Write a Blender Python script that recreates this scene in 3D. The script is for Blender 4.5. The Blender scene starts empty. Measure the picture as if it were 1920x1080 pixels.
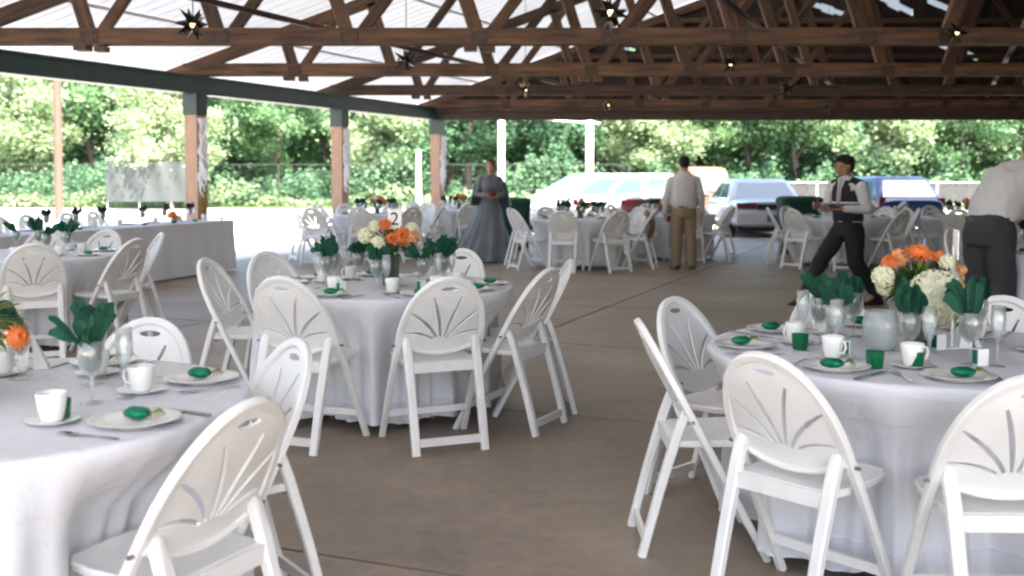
import bpy, bmesh, math, random
from mathutils import Vector, Matrix, Euler, noise
R = math.radians
rnd = random.Random(7)
scene = bpy.context.scene
COL = scene.collection

# ------------------------------------------------------------------ camera, sky, sun, exposure
HC = 1.44                                   # eye height
PITCH = math.atan(112 / 2000.0)
cam_d = bpy.data.cameras.new('camera')
cam = bpy.data.objects.new('camera', cam_d); COL.objects.link(cam)
cam.location = (0, 0, HC)
cam.rotation_euler = (R(90) - PITCH, 0, 0)
cam_d.sensor_width = 36
cam_d.lens = 36 * 2000 / 1920.0
cam_d.shift_y = -100 / 1920.0
cam_d.clip_start = 0.05; cam_d.clip_end = 600
cam_d.dof.use_dof = True; cam_d.dof.focus_distance = 5.2; cam_d.dof.aperture_fstop = 2.8
scene.camera = cam

SUN_EL, SUN_AZ = 58.0, 148.0                # high sun behind the camera, to the right
world = bpy.data.worlds.new('World'); scene.world = world
world.use_nodes = True
wn = world.node_tree.nodes; wl = world.node_tree.links
sky = wn.new('ShaderNodeTexSky'); sky.sky_type = 'NISHITA'; sky.sun_disc = False
sky.sun_elevation = R(SUN_EL); sky.sun_rotation = R(SUN_AZ)
sky.air_density = 1.0; sky.dust_density = 4.0; sky.ozone_density = 1.0
bg = wn['Background']; bg.inputs['Strength'].default_value = 0.15
wl.new(sky.outputs['Color'], bg.inputs['Color'])
sun_d = bpy.data.lights.new('sun', 'SUN'); sun_d.energy = 4.6; sun_d.angle = R(0.6); sun_d.color = (1, .93, .82)
sun = bpy.data.objects.new('sun', sun_d); COL.objects.link(sun)
az = R(SUN_AZ)
sdir = Vector((math.sin(az) * math.cos(R(SUN_EL)), math.cos(az) * math.cos(R(SUN_EL)), math.sin(R(SUN_EL))))
sun.rotation_euler = sdir.to_track_quat('Z', 'Y').to_euler()
sun.location = (10, 30, 30)
vs = scene.view_settings
vs.view_transform = 'Standard'; vs.look = 'None'; vs.exposure = 2.65; vs.gamma = 1.0; vs.use_curve_mapping = False
cy = scene.cycles
cy.use_denoising = True
cy.filter_width = 2.1
cy.max_bounces = 7; cy.diffuse_bounces = 5; cy.glossy_bounces = 3; cy.transmission_bounces = 5; cy.transparent_max_bounces = 16
cy.sample_clamp_indirect = 6.0
cy.caustics_reflective = False; cy.caustics_refractive = False

def px(u, v, z):
    """the point of the place at height z that is seen at pixel (u, v) of the photograph"""
    x = (u - 960) / 2000.0; y = -(v - 440) / 2000.0
    d = Vector((x, math.cos(PITCH) + y * math.sin(PITCH), -math.sin(PITCH) + y * math.cos(PITCH)))
    t = (z - HC) / d.z
    return Vector((d.x * t, d.y * t, z))

# ------------------------------------------------------------------ materials
def mat(name, col, rough=.6, metal=0., spec=.5, noise_amt=0., noise_scale=8., bump=0., bump_scale=60., stretch=None,
        trans=0., transcol=None, coat=0., rand=0., emit=None, col2=None, sheen=0.):
    m = bpy.data.materials.new(name); m.use_nodes = True
    nt = m.node_tree; n = nt.nodes; l = nt.links
    b = n['Principled BSDF']; out = n['Material Output']
    b.inputs['Roughness'].default_value = rough; b.inputs['Metallic'].default_value = metal
    b.inputs['Specular IOR Level'].default_value = spec
    b.inputs['Coat Weight'].default_value = coat
    b.inputs['Sheen Weight'].default_value = sheen
    b.inputs['Base Color'].default_value = (*col, 1)
    tc = n.new('ShaderNodeTexCoord'); mp = n.new('ShaderNodeMapping')
    l.new(tc.outputs['Object'], mp.inputs['Vector'])
    if stretch: mp.inputs['Scale'].default_value = stretch
    src = None
    if noise_amt or col2:
        nz = n.new('ShaderNodeTexNoise'); nz.inputs['Scale'].default_value = noise_scale; nz.inputs['Detail'].default_value = 6
        l.new(mp.outputs['Vector'], nz.inputs['Vector'])
        cr = n.new('ShaderNodeValToRGB')
        c2 = col2 if col2 else tuple(c * (1 - noise_amt) for c in col)
        cr.color_ramp.elements[0].position = .32; cr.color_ramp.elements[1].position = .68
        cr.color_ramp.elements[0].color = (*c2, 1); cr.color_ramp.elements[1].color = (*col, 1)
        l.new(nz.outputs['Fac'], cr.inputs['Fac']); src = cr.outputs['Color']
    if rand:
        oi = n.new('ShaderNodeObjectInfo'); hs = n.new('ShaderNodeHueSaturation')
        mr = n.new('ShaderNodeMapRange'); mr.inputs['To Min'].default_value = 1 - rand; mr.inputs['To Max'].default_value = 1 + rand
        l.new(oi.outputs['Random'], mr.inputs['Value']); l.new(mr.outputs['Result'], hs.inputs['Value'])
        if src: l.new(src, hs.inputs['Color'])
        else: hs.inputs['Color'].default_value = (*col, 1)
        src = hs.outputs['Color']
    if src: l.new(src, b.inputs['Base Color'])
    if bump:
        n2 = n.new('ShaderNodeTexNoise'); n2.inputs['Scale'].default_value = bump_scale; n2.inputs['Detail'].default_value = 4
        l.new(mp.outputs['Vector'], n2.inputs['Vector'])
        bp = n.new('ShaderNodeBump'); bp.inputs['Strength'].default_value = bump; bp.inputs['Distance'].default_value = .01
        l.new(n2.outputs['Fac'], bp.inputs['Height']); l.new(bp.outputs['Normal'], b.inputs['Normal'])
    if emit:
        b.inputs['Emission Color'].default_value = (*emit[0], 1); b.inputs['Emission Strength'].default_value = emit[1]
    if trans:
        t = n.new('ShaderNodeBsdfTranslucent'); mx = n.new('ShaderNodeMixShader'); mx.inputs['Fac'].default_value = trans
        if transcol: t.inputs['Color'].default_value = (*transcol, 1)
        elif src: l.new(src, t.inputs['Color'])
        else: t.inputs['Color'].default_value = (*col, 1)
        l.new(b.outputs['BSDF'], mx.inputs[1]); l.new(t.outputs['BSDF'], mx.inputs[2]); l.new(mx.outputs['Shader'], out.inputs['Surface'])
    return m

def glass_mat(name, tint=(1, 1, 1), refl=.12, dens=.12, milk=(.8, .85, .85)):
    m = bpy.data.materials.new(name); m.use_nodes = True
    n = m.node_tree.nodes; l = m.node_tree.links; out = n['Material Output']; n.remove(n['Principled BSDF'])
    tr = n.new('ShaderNodeBsdfTransparent'); tr.inputs['Color'].default_value = (*tint, 1)
    gl = n.new('ShaderNodeBsdfGlossy'); gl.inputs['Roughness'].default_value = .04
    df = n.new('ShaderNodeBsdfDiffuse'); df.inputs['Color'].default_value = (*milk, 1)
    lw = n.new('ShaderNodeLayerWeight'); lw.inputs['Blend'].default_value = .35
    ad = n.new('ShaderNodeMath'); ad.operation = 'MULTIPLY_ADD'; ad.inputs[1].default_value = .6; ad.inputs[2].default_value = refl
    l.new(lw.outputs['Facing'], ad.inputs[0])
    m1 = n.new('ShaderNodeMixShader'); l.new(ad.outputs[0], m1.inputs['Fac']); l.new(tr.outputs[0], m1.inputs[1]); l.new(gl.outputs[0], m1.inputs[2])
    m2 = n.new('ShaderNodeMixShader'); m2.inputs['Fac'].default_value = dens; l.new(m1.outputs[0], m2.inputs[1]); l.new(df.outputs[0], m2.inputs[2])
    l.new(m2.outputs[0], out.inputs['Surface'])
    return m

M = {}
M['resin'] = mat('white_resin', (.80, .79, .765), .38, noise_amt=.09, noise_scale=7, bump=.12, bump_scale=40, rand=.045)
M['bolt'] = mat('steel_bolt', (.25, .25, .25), .35, 1)
M['cloth'] = mat('white_linen', (.78, .785, .82), .85, bump=.5, bump_scale=26, noise_amt=.05, noise_scale=3, trans=.14, transcol=(.76, .77, .84))
M['ply'] = mat('table_plywood', (.35, .22, .12), .6, noise_amt=.2)
M['steel'] = mat('brushed_steel', (.45, .44, .42), .3, 1)
M['silver'] = mat('silver_cutlery', (.5, .5, .52), .18, 1)
M['china'] = mat('white_china', (.80, .79, .76), .18, noise_amt=.02, coat=.4)
M['napkin'] = mat('green_napkin', (.011, .092, .052), .8, noise_amt=.35, noise_scale=14, bump=.4, bump_scale=160, trans=.2, transcol=(.01, .2, .1))
M['napkin_dark'] = mat('dark_green_napkin', (.008, .05, .03), .85, noise_amt=.35, noise_scale=14, bump=.4, bump_scale=160)
M['foil'] = mat('green_foil', (.0, .22, .11), .3, .55, noise_amt=.3, noise_scale=30, bump=.8, bump_scale=70)
M['votive'] = mat('green_votive_glass', (.0, .17, .06), .12, trans=.35, transcol=(.01, .28, .09), coat=.5)
M['wax'] = mat('frosted_white', (.78, .77, .72), .5, trans=.25)
M['glass'] = glass_mat('clear_glass', (.97, .99, .98), .08, .10)
M['vase'] = glass_mat('green_tinted_vase', (.45, .55, .42), .12, .22, (.10, .16, .08))
M['frost'] = glass_mat('frosted_globe', (.92, .94, .92), .06, .28)
M['leaf'] = mat('bouquet_leaf', (.03, .10, .02), .5, noise_amt=.5, noise_scale=10, trans=.25, transcol=(.1, .28, .03))
M['leaf2'] = mat('yellow_green_leaf', (.22, .30, .03), .5, noise_amt=.5, noise_scale=20, trans=.3)
M['orange'] = mat('orange_petal', (.85, .22, .05), .6, noise_amt=.3, noise_scale=30, trans=.2)
M['peach'] = mat('peach_petal', (.85, .42, .18), .6, noise_amt=.25, noise_scale=30, trans=.2)
M['cream'] = mat('cream_petal', (.86, .86, .64), .6, noise_amt=.12, noise_scale=40, trans=.25)
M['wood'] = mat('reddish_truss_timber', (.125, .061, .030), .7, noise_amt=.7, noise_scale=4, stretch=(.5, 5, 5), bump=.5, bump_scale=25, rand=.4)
M['darkwood'] = mat('shade_dark_board', (.040, .023, .015), .75, noise_amt=.5, noise_scale=5, stretch=(6, 6, .5), bump=.3, bump_scale=25, rand=.3)  # base colour darkened to stand in for shade on the far gable
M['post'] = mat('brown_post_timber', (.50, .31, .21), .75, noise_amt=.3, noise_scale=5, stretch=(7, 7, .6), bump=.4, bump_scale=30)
M['green_steel'] = mat('dark_green_painted_steel', (.022, .052, .047), .45, noise_amt=.3, noise_scale=3)
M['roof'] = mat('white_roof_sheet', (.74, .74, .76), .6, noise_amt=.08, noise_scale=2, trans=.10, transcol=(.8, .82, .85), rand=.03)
M['sky_panel'] = mat('translucent_roof_panel', (.7, .74, .78), .6, trans=.5, transcol=(.8, .85, .9))
M['plate_metal'] = mat('rusty_gusset_steel', (.09, .055, .04), .6, .5, noise_amt=.4, noise_scale=20)
M['star'] = mat('bronze_star_metal', (.055, .045, .035), .35, .8, noise_amt=.4, noise_scale=20)
M['bulb'] = mat('warm_bulb', (1, .8, .5), .4, emit=((1, .62, .25), .9))
M['cable'] = mat('black_cable', (.02, .02, .02), .6)
M['tulle'] = mat('white_tulle', (.85, .85, .85), .8, trans=.4, bump=.2, bump_scale=40)
M['gold'] = mat('gold_wheat', (.45, .28, .06), .6, noise_amt=.5, noise_scale=40)
M['asphalt'] = mat('pale_gravel_lot', (.56, .53, .48), .9, noise_amt=.12, noise_scale=3, bump=.4, bump_scale=30)
M['grass'] = mat('lawn_grass', (.09, .14, .035), .9, noise_amt=.5, noise_scale=1.2, bump=.6, bump_scale=20)
M['bark'] = mat('tree_bark', (.13, .10, .08), .9, noise_amt=.4, noise_scale=4, stretch=(3, 3, .6), bump=.7, bump_scale=9)
M['palebark'] = mat('pale_bark', (.34, .30, .25), .9, noise_amt=.35, noise_scale=4, stretch=(3, 3, .6), bump=.7, bump_scale=9)
M['fence'] = mat('grey_fence_slat', (.032, .034, .034), .7, noise_amt=.2, noise_scale=3, rand=.12)
M['galv'] = mat('galvanised_pole', (.55, .55, .53), .45, .4, noise_amt=.15)
M['oldsteel'] = mat('dull_weathered_steel', (.045, .055, .045), .6, .3, noise_amt=.3)
M['paint_pole'] = mat('white_painted_pole', (.78, .78, .75), .5)
M['woodpole'] = mat('weathered_utility_pole', (.105, .07, .05), .8, noise_amt=.3, noise_scale=4, stretch=(4, 4, .4))
M['tarp'] = mat('grey_tarpaulin', (.040, .05, .05), .7, noise_amt=.15, noise_scale=2, bump=.5, bump_scale=3)
M['skin'] = mat('skin', (.52, .28, .19), .5, noise_amt=.08, noise_scale=12)
M['skin_tan'] = mat('tan_skin', (.36, .18, .11), .5, noise_amt=.08, noise_scale=12)
M['hair_dark'] = mat('dark_hair', (.010, .007, .006), .85, noise_amt=.4, noise_scale=60, bump=.6, bump_scale=90)
M['hair_brown'] = mat('brown_hair', (.05, .024, .014), .45, noise_amt=.4, noise_scale=60, bump=.6, bump_scale=90)
M['hair_red'] = mat('auburn_hair', (.20, .05, .02), .5, noise_amt=.4, noise_scale=60, bump=.6, bump_scale=90)
M['shirt'] = mat('white_shirt_cotton', (.60, .59, .58), .85, noise_amt=.1, noise_scale=4, bump=.7, bump_scale=12)
M['khaki'] = mat('khaki_cotton', (.27, .205, .13), .85, noise_amt=.15, noise_scale=4, bump=.5, bump_scale=12)
M['black'] = mat('black_cloth', (.007, .007, .008), .8, noise_amt=.2, noise_scale=6, bump=.5, bump_scale=12)
M['charcoal'] = mat('charcoal_trouser', (.042, .042, .045), .85, noise_amt=.2, noise_scale=5, bump=.5, bump_scale=12)
M['grey_dress'] = mat('blue_grey_satin', (.13, .145, .165), .5, noise_amt=.18, noise_scale=5, bump=.3, bump_scale=9, sheen=.3)
M['leather'] = mat('black_leather', (.02, .018, .016), .35)
M['navy'] = mat('navy_cloth', (.012, .012, .06), .7, noise_amt=.2)
M['greytie'] = mat('silver_grey_tie', (.30, .29, .27), .5)
M['maroon'] = mat('maroon_cloth', (.15, .015, .02), .7, noise_amt=.2)
M['tan'] = mat('tan_jacket_cloth', (.30, .20, .12), .85, noise_amt=.25, noise_scale=8, bump=.6, bump_scale=18)
M['rubber'] = mat('tyre_rubber', (.018, .018, .018), .8)
M['hub'] = mat('alloy_rim', (.5, .5, .5), .3, .8)
M['carglass'] = mat('car_window_glass', (.10, .17, .18), .05, 0, 1.0, coat=1.0)
M['chrome'] = mat('chrome_trim', (.6, .6, .6), .15, 1)
M['taillight'] = mat('red_tail_light', (.13, .004, .008), .3, coat=.2)
M['darktrim'] = mat('dark_car_trim', (.02, .02, .022), .5)
M['headlight'] = mat('clear_headlight', (.6, .62, .65), .1, coat=1)
M['plate'] = mat('licence_plate', (.08, .12, .2), .4)
M['card'] = mat('card_white', (.82, .81, .78), .7)
M['ink'] = mat('dark_ink', (.03, .03, .03), .7)
M['dgreen'] = mat('dark_green_fabric', (.008, .065, .045), .8, noise_amt=.35, noise_scale=6, bump=.5, bump_scale=20)
M['pinkobj'] = mat('pink_ribbon', (.55, .13, .18), .6, noise_amt=.2)
for nme, c in dict(white=(.72, .74, .76), silver=(.60, .62, .64), blue=(.015, .045, .13), maroon=(.11, .02, .03), orange=(.40, .15, .06)).items():
    M['car_' + nme] = mat('car_paint_' + nme, c, .3, .15, coat=.9, noise_amt=.04, noise_scale=2)

def creases(m, sp=.46):
    n = m.node_tree.nodes; l = m.node_tree.links; b = n['Principled BSDF']
    tc = n.new('ShaderNodeTexCoord'); sx = n.new('ShaderNodeSeparateXYZ'); l.new(tc.outputs['Object'], sx.inputs[0]); acc = None
    for k, ax in enumerate('XYZ'):
        a = n.new('ShaderNodeMath'); a.operation = 'ADD'; a.inputs[1].default_value = (.23, .11, .30)[k]; l.new(sx.outputs[ax], a.inputs[0])
        p = n.new('ShaderNodeMath'); p.operation = 'PINGPONG'; p.inputs[1].default_value = sp / 2; l.new(a.outputs[0], p.inputs[0])
        q = n.new('ShaderNodeMapRange'); q.interpolation_type = 'SMOOTHSTEP'; q.inputs['From Min'].default_value = 0; q.inputs['From Max'].default_value = .008; q.inputs['To Min'].default_value = 1; q.inputs['To Max'].default_value = 0
        l.new(p.outputs[0], q.inputs['Value'])
        w = n.new('ShaderNodeMath'); w.operation = 'GREATER_THAN' if ax != 'Z' else 'LESS_THAN'; w.inputs[1].default_value = .85
        gn = n.new('ShaderNodeNewGeometry'); sn = n.new('ShaderNodeSeparateXYZ'); l.new(gn.outputs['True Normal'], sn.inputs[0]); l.new(sn.outputs['Z'], w.inputs[0])
        mu = n.new('ShaderNodeMath'); mu.operation = 'MULTIPLY'; l.new(q.outputs[0], mu.inputs[0]); l.new(w.outputs[0], mu.inputs[1]); q = mu
        if acc: 
            d = n.new('ShaderNodeMath'); d.operation = 'MAXIMUM'; l.new(acc, d.inputs[0]); l.new(q.outputs[0], d.inputs[1]); acc = d.outputs[0]
        else: acc = q.outputs[0]
    bp = n.new('ShaderNodeBump'); bp.inputs['Strength'].default_value = .45; bp.inputs['Distance'].default_value = .004; l.new(acc, bp.inputs['Height'])
    old = b.inputs['Normal'].links[0].from_socket if b.inputs['Normal'].links else None
    if old: l.new(old, bp.inputs['Normal'])
    l.new(bp.outputs[0], b.inputs['Normal'])
creases(M['cloth'])
# foliage of the wood: light and dark leaf clumps, each leaf a shade of its own
def leafmat(name, a, b, tr=.52, scale=.55):
    m = bpy.data.materials.new(name); m.use_nodes = True
    n = m.node_tree.nodes; l = m.node_tree.links; p = n['Principled BSDF']; out = n['Material Output']
    geo = n.new('ShaderNodeNewGeometry'); nz = n.new('ShaderNodeTexNoise'); nz.inputs['Scale'].default_value = scale; nz.inputs['Detail'].default_value = 3
    l.new(geo.outputs['Position'], nz.inputs['Vector'])
    ad = n.new('ShaderNodeMath'); ad.operation = 'MULTIPLY_ADD'; ad.inputs[1].default_value = .45; l.new(geo.outputs['Random Per Island'], ad.inputs[0]); l.new(nz.outputs['Fac'], ad.inputs[2])
    cr = n.new('ShaderNodeValToRGB'); cr.color_ramp.elements[0].position = .42; cr.color_ramp.elements[1].position = .95
    cr.color_ramp.elements[0].color = (*a, 1); cr.color_ramp.elements[1].color = (*b, 1)
    l.new(ad.outputs[0], cr.inputs['Fac']); l.new(cr.outputs['Color'], p.inputs['Base Color'])
    p.inputs['Roughness'].default_value = .5
    t = n.new('ShaderNodeBsdfTranslucent'); l.new(cr.outputs['Color'], t.inputs['Color'])
    mx = n.new('ShaderNodeMixShader'); mx.inputs['Fac'].default_value = tr
    l.new(p.outputs[0], mx.inputs[1]); l.new(t.outputs[0], mx.inputs[2]); l.new(mx.outputs[0], out.inputs['Surface'])
    return m
M['leafA'] = leafmat('mid_green_foliage', (.07, .16, .08), (.23, .38, .18))
M['leafB'] = leafmat('pale_green_foliage', (.16, .26, .13), (.46, .56, .34))
M['leafC'] = leafmat('deep_green_foliage', (.055, .135, .085), (.16, .30, .16))

# concrete slab floor
def floor_mat():
    m = bpy.data.materials.new('worn_brown_concrete'); m.use_nodes = True
    n = m.node_tree.nodes; l = m.node_tree.links; p = n['Principled BSDF']
    geo = n.new('ShaderNodeNewGeometry')
    def nz(s, d, lo, hi, ca, cb):
        a = n.new('ShaderNodeTexNoise'); a.inputs['Scale'].default_value = s; a.inputs['Detail'].default_value = d; a.inputs['Roughness'].default_value = .65
        l.new(geo.outputs['Position'], a.inputs['Vector'])
        c = n.new('ShaderNodeValToRGB'); c.color_ramp.elements[0].position = lo; c.color_ramp.elements[1].position = hi
        c.color_ramp.elements[0].color = (*ca, 1); c.color_ramp.elements[1].color = (*cb, 1)
        l.new(a.outputs['Fac'], c.inputs['Fac']); return a, c
    a1, c1 = nz(.7, 6, .3, .7, (.19, .145, .105), (.34, .275, .21))
    a2, c2 = nz(12, 12, .34, .64, (.84, .84, .85), (1.06, 1.05, 1.04))
    a3, c3 = nz(1.7, 5, .60, .72, (1, 1, 1), (.66, .64, .62))
    m1 = n.new('ShaderNodeMixRGB'); m1.blend_type = 'MULTIPLY'; m1.inputs[0].default_value = 1
    m2 = n.new('ShaderNodeMixRGB'); m2.blend_type = 'MULTIPLY'; m2.inputs[0].default_value = .8
    l.new(c1.outputs[0], m1.inputs[1]); l.new(c2.outputs[0], m1.inputs[2]); l.new(m1.outputs[0], m2.inputs[1]); l.new(c3.outputs[0], m2.inputs[2])
    oi = n.new('ShaderNodeObjectInfo'); hs = n.new('ShaderNodeHueSaturation'); mr = n.new('ShaderNodeMapRange')
    mr.inputs['To Min'].default_value = .84; mr.inputs['To Max'].default_value = 1.08
    l.new(oi.outputs['Random'], mr.inputs['Value']); l.new(mr.outputs[0], hs.inputs['Value']); l.new(m2.outputs[0], hs.inputs['Color'])
    l.new(hs.outputs[0], p.inputs['Base Color'])
    p.inputs['Roughness'].default_value = .5
    bp = n.new('ShaderNodeBump'); bp.inputs['Strength'].default_value = .25; bp.inputs['Distance'].default_value = .01
    l.new(a2.outputs['Fac'], bp.inputs['Height']); l.new(bp.outputs[0], p.inputs['Normal'])
    return m
M['floor'] = floor_mat()

# ------------------------------------------------------------------ mesh helper
class MB:
    def __init__(s): s.v = []; s.f = []
    def add(s, vs, fs):
        o = len(s.v); s.v += [Vector(v) for v in vs]; s.f += [tuple(i + o for i in f) for f in fs]; return s
    def box(s, c, d, rot=None):
        x, y, z = d[0] / 2, d[1] / 2, d[2] / 2
        vs = [Vector(p) for p in ((-x, -y, -z), (x, -y, -z), (x, y, -z), (-x, y, -z), (-x, -y, z), (x, -y, z), (x, y, z), (-x, y, z))]
        if rot is not None: vs = [rot @ v for v in vs]
        c = Vector(c)
        return s.add([v + c for v in vs], [(0, 3, 2, 1), (4, 5, 6, 7), (0, 1, 5, 4), (1, 2, 6, 5), (2, 3, 7, 6), (3, 0, 4, 7)])
    def prism(s, pts, y0, y1):                      # polygon in x,z extruded along y
        n = len(pts)
        return s.add([(p[0], y0, p[1]) for p in pts] + [(p[0], y1, p[1]) for p in pts],
                     [tuple(range(n)), tuple(range(2 * n - 1, n - 1, -1))] + [(i, i + n, (i + 1) % n + n, (i + 1) % n) for i in range(n)])
    def tube(s, pts, rad, n=8, ref=(0, 0, 1), prof=None, closed=False):
        """sweep along pts; rad scalar/list; prof = (a, b) half sizes of a rounded rectangular section"""
        pts = [Vector(p) for p in pts]; k = len(pts); o = len(s.v)
        if not hasattr(rad, '__len__'): rad = [rad] * k
        ref = Vector(ref)
        for i, p in enumerate(pts):
            t = (pts[(i + 1) % k] - pts[i - 1]) if closed else (pts[min(i + 1, k - 1)] - pts[max(i - 1, 0)])
            t.normalize()
            a = ref.cross(t)
            if a.length < 1e-4: a = Vector((1, 0, 0)).cross(t)
            a.normalize(); b = t.cross(a)
            for j in range(n):
                w = 2 * math.pi * (j + .5) / n
                cx, sx = math.cos(w), math.sin(w)
                if prof:
                    e = .45
                    cx = math.copysign(abs(cx) ** e, cx); sx = math.copysign(abs(sx) ** e, sx)
                    s.v.append(p + a * prof[0] * rad[i] * cx + b * prof[1] * rad[i] * sx)
                else: s.v.append(p + (a * cx + b * sx) * rad[i])
        for i in range(k if closed else k - 1):
            for j in range(n):
                q = (i + 1) % k
                s.f.append((o + i * n + j, o + i * n + (j + 1) % n, o + q * n + (j + 1) % n, o + q * n + j))
        if not closed:
            s.f.append(tuple(o + j for j in reversed(range(n)))); s.f.append(tuple(o + (k - 1) * n + j for j in range(n)))
        return s
    def lathe(s, prof, n=20, c=(0, 0, 0), cap=True):
        o = len(s.v); c = Vector(c)
        for r, z in prof:
            for j in range(n):
                w = 2 * math.pi * j / n
                s.v.append(c + Vector((r * math.cos(w), r * math.sin(w), z)))
        k = len(prof)
        for i in range(k - 1):
            for j in range(n):
                s.f.append((o + i * n + j, o + i * n + (j + 1) % n, o + (i + 1) * n + (j + 1) % n, o + (i + 1) * n + j))
        if cap:
            if prof[0][0] > 1e-5: s.f.append(tuple(o + j for j in reversed(range(n))))
            if prof[-1][0] > 1e-5: s.f.append(tuple(o + (k - 1) * n + j for j in range(n)))
        return s
    def ball(s, c, r, nu=12, nv=8, rot=None):
        if not hasattr(r, '__len__'): r = (r, r, r)
        o = len(s.v); c = Vector(c)
        for i in range(nv + 1):
            p = math.pi * i / nv
            for j in range(nu):
                w = 2 * math.pi * j / nu
                v = Vector((r[0] * math.sin(p) * math.cos(w), r[1] * math.sin(p) * math.sin(w), r[2] * math.cos(p)))
                if rot is not None: v = rot @ v
                s.v.append(c + v)
        for i in range(nv):
            for j in range(nu):
                s.f.append((o + i * nu + j, o + (i + 1) * nu + j, o + (i + 1) * nu + (j + 1) % nu, o + i * nu + (j + 1) % nu))
        return s
    def loft(s, rings, cap=True):
        o = len(s.v); n = len(rings[0])
        for r in rings: s.v += [Vector(p) for p in r]
        for i in range(len(rings) - 1):
            for j in range(n):
                s.f.append((o + i * n + j, o + i * n + (j + 1) % n, o + (i + 1) * n + (j + 1) % n, o + (i + 1) * n + j))
        if cap: s.f.append(tuple(o + j for j in reversed(range(n)))); s.f.append(tuple(o + (len(rings) - 1) * n + j for j in range(n)))
        return s
    def mesh(s, name, material, smooth=False, fix=True):
        me = bpy.data.meshes.new(name); me.from_pydata([tuple(v) for v in s.v], [], s.f)
        if fix:
            bm = bmesh.new(); bm.from_mesh(me)
            bmesh.ops.remove_doubles(bm, verts=bm.verts, dist=1e-5)
            bmesh.ops.recalc_face_normals(bm, faces=bm.faces)
            bm.to_mesh(me); bm.free()
        me.materials.append(material)
        if smooth:
            me.shade_smooth()
            if smooth != 'all': me.set_sharp_from_angle(angle=R(38))
        return me

def put(name, data, parent=None, loc=(0, 0, 0), rot=None, label=None, cat=None, group=None, kind=None):
    if isinstance(data, tuple): data = data[0].mesh(name, data[1], *(data[2:]))
    o = bpy.data.objects.new(name, data); COL.objects.link(o)
    o.location = loc
    if rot is not None: o.rotation_euler = rot
    if parent: o.parent = parent
    for k, v in (('label', label), ('category', cat), ('group', group), ('kind', kind)):
        if v: o[k] = v
    return o

def clone(root, loc, rz=0, label=None, group=None, scale=None, cat=None):
    def cp(o, parent):
        c = o.copy(); COL.objects.link(c)
        if parent: c.parent = parent
        for ch in o.children: cp(ch, c)
        return c
    c = cp(root, None)
    c.location = loc; c.rotation_euler = (0, 0, rz)
    if scale: c.scale = (scale,) * 3
    if label: c['label'] = label
    if group: c['group'] = group
    if cat: c['category'] = cat
    return c

used = set()
def place(proto, loc, rz=0, label=None, group=None, scale=None):
    if proto.name not in used:
        used.add(proto.name); proto.location = loc; proto.rotation_euler = (0, 0, rz)
        if scale: proto.scale = (scale,) * 3
        if label: proto['label'] = label
        if group: proto['group'] = group
        return proto
    return clone(proto, loc, rz, label, group, scale)

# ------------------------------------------------------------------ the setting: ground
put('gravel_lot', (MB().add([(-300, -200, -.06), (300, -200, -.06), (300, 400, -.06), (-300, 400, -.06)], [(0, 1, 2, 3)]), M['asphalt']), kind='structure')
g = MB(); nx = 90
for i in range(nx + 1):
    x = -120 + 240 * i / nx
    g.v += [Vector((x, 48 + 1.2 * math.sin(x * .21) + .5 * math.sin(x * .77), -.055)), Vector((x, 49, 0 + .02)), Vector((x, 62, .1)), Vector((x, 200, .6))]
    if i:
        for k in range(3): g.f.append(((i - 1) * 4 + k, i * 4 + k, i * 4 + k + 1, (i - 1) * 4 + k + 1))
put('lawn', (g, M['grass']), kind='structure')

# pavilion plan: the left eave runs along (SL, 1); trusses lie along X
SL = .405
def EX(d): return -4.85 + (d - 16.4) * SL
Y0, Y1, SPAN, HALF = -3.1, 24.25, 22.0, 11.0
PITCHR = .37
def roofz(s): return 3.06 + PITCHR * (s if s < HALF else SPAN - s)

# floor: base and slabs with recessed joints, square to the left eave
fl = put('floor', (MB().add([(EX(Y0) - .6, Y0 - .4, -.045), (EX(Y0) + SPAN + .6, Y0 - .4, -.045), (EX(Y1) + SPAN + .6, Y1 + .4, -.045), (EX(Y1) - .6, Y1 + .4, -.045)], [(0, 1, 2, 3)]),
                   mat('dark_joint_filler', (.035, .028, .022), .9)), kind='structure')
e = Vector((.375, .927, 0)); nrm = Vector((.927, -.375, 0))
def clip(poly, a, b, c):                       # keep a*x+b*y <= c
    out = []
    for i in range(len(poly)):
        p, q = poly[i], poly[(i + 1) % len(poly)]
        dp, dq = a * p.x + b * p.y - c, a * q.x + b * q.y - c
        if dp <= 0: out.append(p)
        if dp * dq < 0: out.append(p.lerp(q, dp / (dp - dq)))
    return out
for iu in range(-14, 9):
    for iv in range(-3, 14):
        u0 = -3.38 + 3.3 * iu; v0 = 1.32 + .0 + 2.58 * iv - .02
        v0 = (px(700, 1055, 0).dot(e)) + 2.58 * iv
        g_ = .011
        P = [nrm * (u0 + g_) + e * (v0 + g_), nrm * (u0 + 3.3 - g_) + e * (v0 + g_), nrm * (u0 + 3.3 - g_) + e * (v0 + 2.58 - g_), nrm * (u0 + g_) + e * (v0 + 2.58 - g_)]
        P = clip(P, 0, -1, -(Y0 - .3)); P = clip(P, 0, 1, Y1 + .3) if P else P
        P = clip(P, -1, SL, -(EX(0) - .55)) if P else P          # x - SL*y >= EX(0)-.55
        P = clip(P, 1, -SL, EX(0) + SPAN + .55) if P else P
        if len(P) < 3: continue
        cx = sum((p.x for p in P)) / len(P); cyy = sum((p.y for p in P)) / len(P)
        mb = MB(); n = len(P); dz = rnd.uniform(-.0015, .0015)
        mb.add([(p.x - cx, p.y - cyy, -.04) for p in P] + [(p.x - cx, p.y - cyy, dz) for p in P], [tuple(range(n, 2 * n))] + [(i, (i + 1) % n, (i + 1) % n + n, i + n) for i in range(n)])
        put('slab', (mb, M['floor']), fl, (cx, cyy, 0))

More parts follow.
